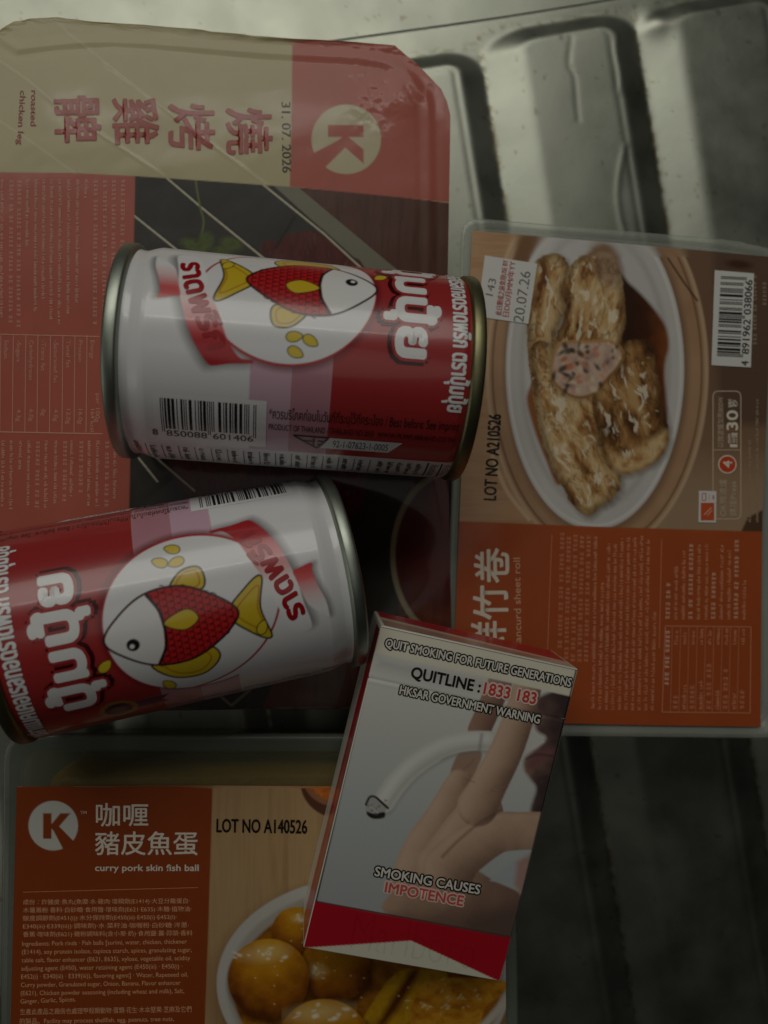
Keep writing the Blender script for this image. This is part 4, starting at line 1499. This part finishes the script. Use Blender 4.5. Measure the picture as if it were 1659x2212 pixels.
    cv.poly([(1050, 1358), (1170, 1262), (1225, 1250), (1190, 1380)], (176, 180, 184), 10)
    cv.poly([(1190, 1260), (1280, 1210), (1250, 1330), (1215, 1440), (1175, 1380)], (176, 140, 130), 24, .8)
    # bent cigarette
    cg = smooth([(1045, 655), (960, 655), (860, 672), (760, 715), (660, 785), (580, 870), (520, 960)], 8, False)
    cv.line(cg + (12, 22), 78, (130, 132, 130), 26, .6)
    cv.line(cg, 98, (208, 206, 198), 7)
    cv.line(cg[24:], 112, (206, 204, 196), 9)
    cv.line(cg + (-8, -16), 46, (230, 228, 222), 30, .8)
    cv.line(cg + (14, 32), 10, (170, 168, 162), 22, .5)
    cv.line([(1012, 625), (1000, 700)], 10, (128, 126, 122), 22, .8)
    cv.poly(smooth([(430, 975), (450, 935), (480, 935), (530, 970), (545, 990), (530, 1000), (522, 1040), (470, 1045), (438, 1020)], 4), (176, 174, 168), 4)
    cv.line(smooth([(432, 975), (450, 938), (478, 936), (510, 965), (540, 992)], 4, False), 11, (50, 48, 48), 5)
    cv.poly(smooth([(436, 1010), (470, 1020), (522, 1012), (520, 1040), (470, 1046), (440, 1030)], 4), (40, 38, 38), 6)
    for k in range(16):
        r_ = np.random.default_rng(k)
        cv.ell(480 + r_.normal() * 24, 1000 + r_.normal() * 18, r_.uniform(2, 8), r_.uniform(2, 5), [(70, 68, 66), (206, 204, 198), (110, 108, 104)][k % 3], 0, 5, .8)
    limb([(1270, 280), (1220, 480), (1140, 700), (1050, 870), (990, 980)], [70, 76, 84, 92, 104], s1)
    cv.line(smooth([(810, 1235), (890, 1155), (1000, 1065), (1100, 1010)], 6, False), 8, (100, 76, 64), 20, .8)
    for a in ([(1080, 885), (1110, 900), (1140, 890)], [(1060, 900), (1100, 915)], [(930, 790), (955, 770), (975, 745)], [(920, 840), (940, 850), (975, 860)], [(1100, 880), (1125, 870)]):
        cv.line(smooth(a, 5, False), 4, (126, 94, 78), 12, .6)
    # pale band at the top, red foot with chevron
    cv.poly([(505, 70), (1520, 295), (1480, 440), (470, 215)], (232, 226, 206), 4, .62)
    cv.poly([(490, 222), (800, 290), (1200, 375), (1010, 420), (850, 395), (560, 325), (470, 300)], (176, 170, 168), 30, .28)
    cv.poly([(175, 1466), (1165, 1645), (1090, 1900), (90, 1720)], (176, 22, 38))
    cv.poly([(100, 1702), (116, 1700), (650, 1660), (1105, 1870), (1090, 1900), (90, 1730)], (216, 210, 192))
    # blind-stamped brand word: only a slightly deeper tone
    gv, gt = text2d('Marlboro', -.02)
    ga, gb = np.array([345., 1700.]), np.array([960., 1812.])
    gd = (gb - ga) / np.hypot(*(gb - ga))
    gu = np.array([gd[1], -gd[0]])
    gp = ga + (gv[:, :1] - gv[:, 0].min()) / np.ptp(gv[:, 0]) * (gb - ga) + gv[:, 1:] / CAP * 190 * gu
    sel = np.flatnonzero((cv.Y > 1450) & (cv.X > 300) & (cv.X < 1000))
    msk = np.zeros(sel.size, bool)
    for tri in gt:
        msk |= inside(cv.X[sel], cv.Y[sel], gp[tri])
    cv.C[sel] *= np.where(msk, .87, 1.0)[:, None]
    cv.line([(180, 1463), (1162, 1643)], 7, (70, 62, 58), 4)
    for a, b in (((515, 86), (1505, 304)), ((510, 80), (182, 1462)), ((1498, 300), (1162, 1640))):
        cv.line([a, b], 8, (26, 24, 24), 5)
    Lx, Ly = (A - .5) * Wd, (.5 - B) * Ht
    groove = -0.16 * np.exp(-((B * Ht - 14.4) / .35) ** 2) + .05 * np.exp(-((B * Ht - 15.2) / .5) ** 2)
    bow = 0.25 * (1 - (2 * A - 1) ** 2) * (1 - (2 * B - 1) ** 2) + .03
    V = np.stack([Lx, Ly, th_ + bow + groove], -1)
    pm = print_mat('coated_card_print', .3, 160, .06, .0003, coat=.2)
    front = link('front_print', mesh_arrays('front_print', V.reshape(-1, 3), lattice(m, n), cv.C), pm, root)
    dc = Decal()
    bk, wh = (24, 22, 22), (226, 222, 210)

    def outlined(t, a, b, h, fill, edge, lift, bo=.125, fo=.022, sh=.0):
        dc.text(t, a, b, h, edge, bo, sh, lift=lift)
        dc.text(t, a, b, h, fill, fo, sh, lift=lift + 2.6)
    outlined('QUIT SMOKING FOR FUTURE GENERATIONS', (532, 186), (1466, 388), 42, wh, bk, 1)
    dc.text('QUITLINE :', (657, 338), (1000, 412), 54, bk, .03, lift=1)
    outlined('1833 183', (1020, 418), (1283, 472), 56, (206, 62, 60), (226, 204, 192), 1)
    outlined('HKSAR GOVERNMENT WARNING', (601, 420), (1304, 570), 42, wh, bk, 1)
    outlined('SMOKING CAUSES', (470, 1330), (996, 1424), 46, wh, bk, 1)
    outlined('IMPOTENCE', (520, 1412), (910, 1482), 50, (206, 84, 76), (226, 196, 184), 1)

    def fn(Vp, L):
        a, b = inv(Vp)
        bw = 0.25 * (1 - (2 * a - 1) ** 2) * (1 - (2 * b - 1) ** 2) + .03
        return np.stack([(a - .5) * Wd, (.5 - b) * Ht, th_ + bw + 0.04 + .03 * L], 1)
    decal_obj('lettering', dc, fn, pm, front, (0, 0, 0), 60)

    # end flap and left side, printed
    def face(name, fpt, nn, mm, paint):
        a, b = np.meshgrid(np.linspace(.01, .99, nn), np.linspace(.02, .98, mm))
        cvf = Canvas(a * 100, b * 100, 1.5)
        paint(cvf)
        Vf = fpt(a, b)
        link(name, mesh_arrays(name, Vf.reshape(-1, 3), lattice(mm, nn), cvf.C), pm, root)

    def top_paint(cf):
        cf.all((176, 30, 42))
        cf.poly([(-5, 70), (105, 40), (105, 105), (-5, 105)], (206, 186, 168), 3)
        cf.poly([(10, 78), (60, 66), (105, 60), (105, 105), (30, 105)], lambda x, y: ramp([(190, 150, 130), (160, 122, 106)], fbm(x / 9, y / 9)), 8)
    face('top_print', lambda a, b: np.stack([(a - .5) * (Wd - .8), np.full(a.shape, hh + .05), b * (th_ - .8) + .4], -1)[:, ::-1], 60, 40, lambda cf: top_paint(cf))

    def side_paint(cf):
        cf.all((214, 208, 196))
        cf.poly([(-5, -5), (105, -5), (105, 40), (-5, 60)], (176, 28, 40), 2)
        cf.poly([(20, 20), (50, 30), (70, 10)], (206, 150, 140), 20, .5)
    face('side_print', lambda a, b: np.stack([np.full(a.shape, -hw - .05), (a - .5) * (Ht - .8), b * (th_ - .8) + .4], -1)[::-1], 60, 30, side_paint)


cigarette_pack()
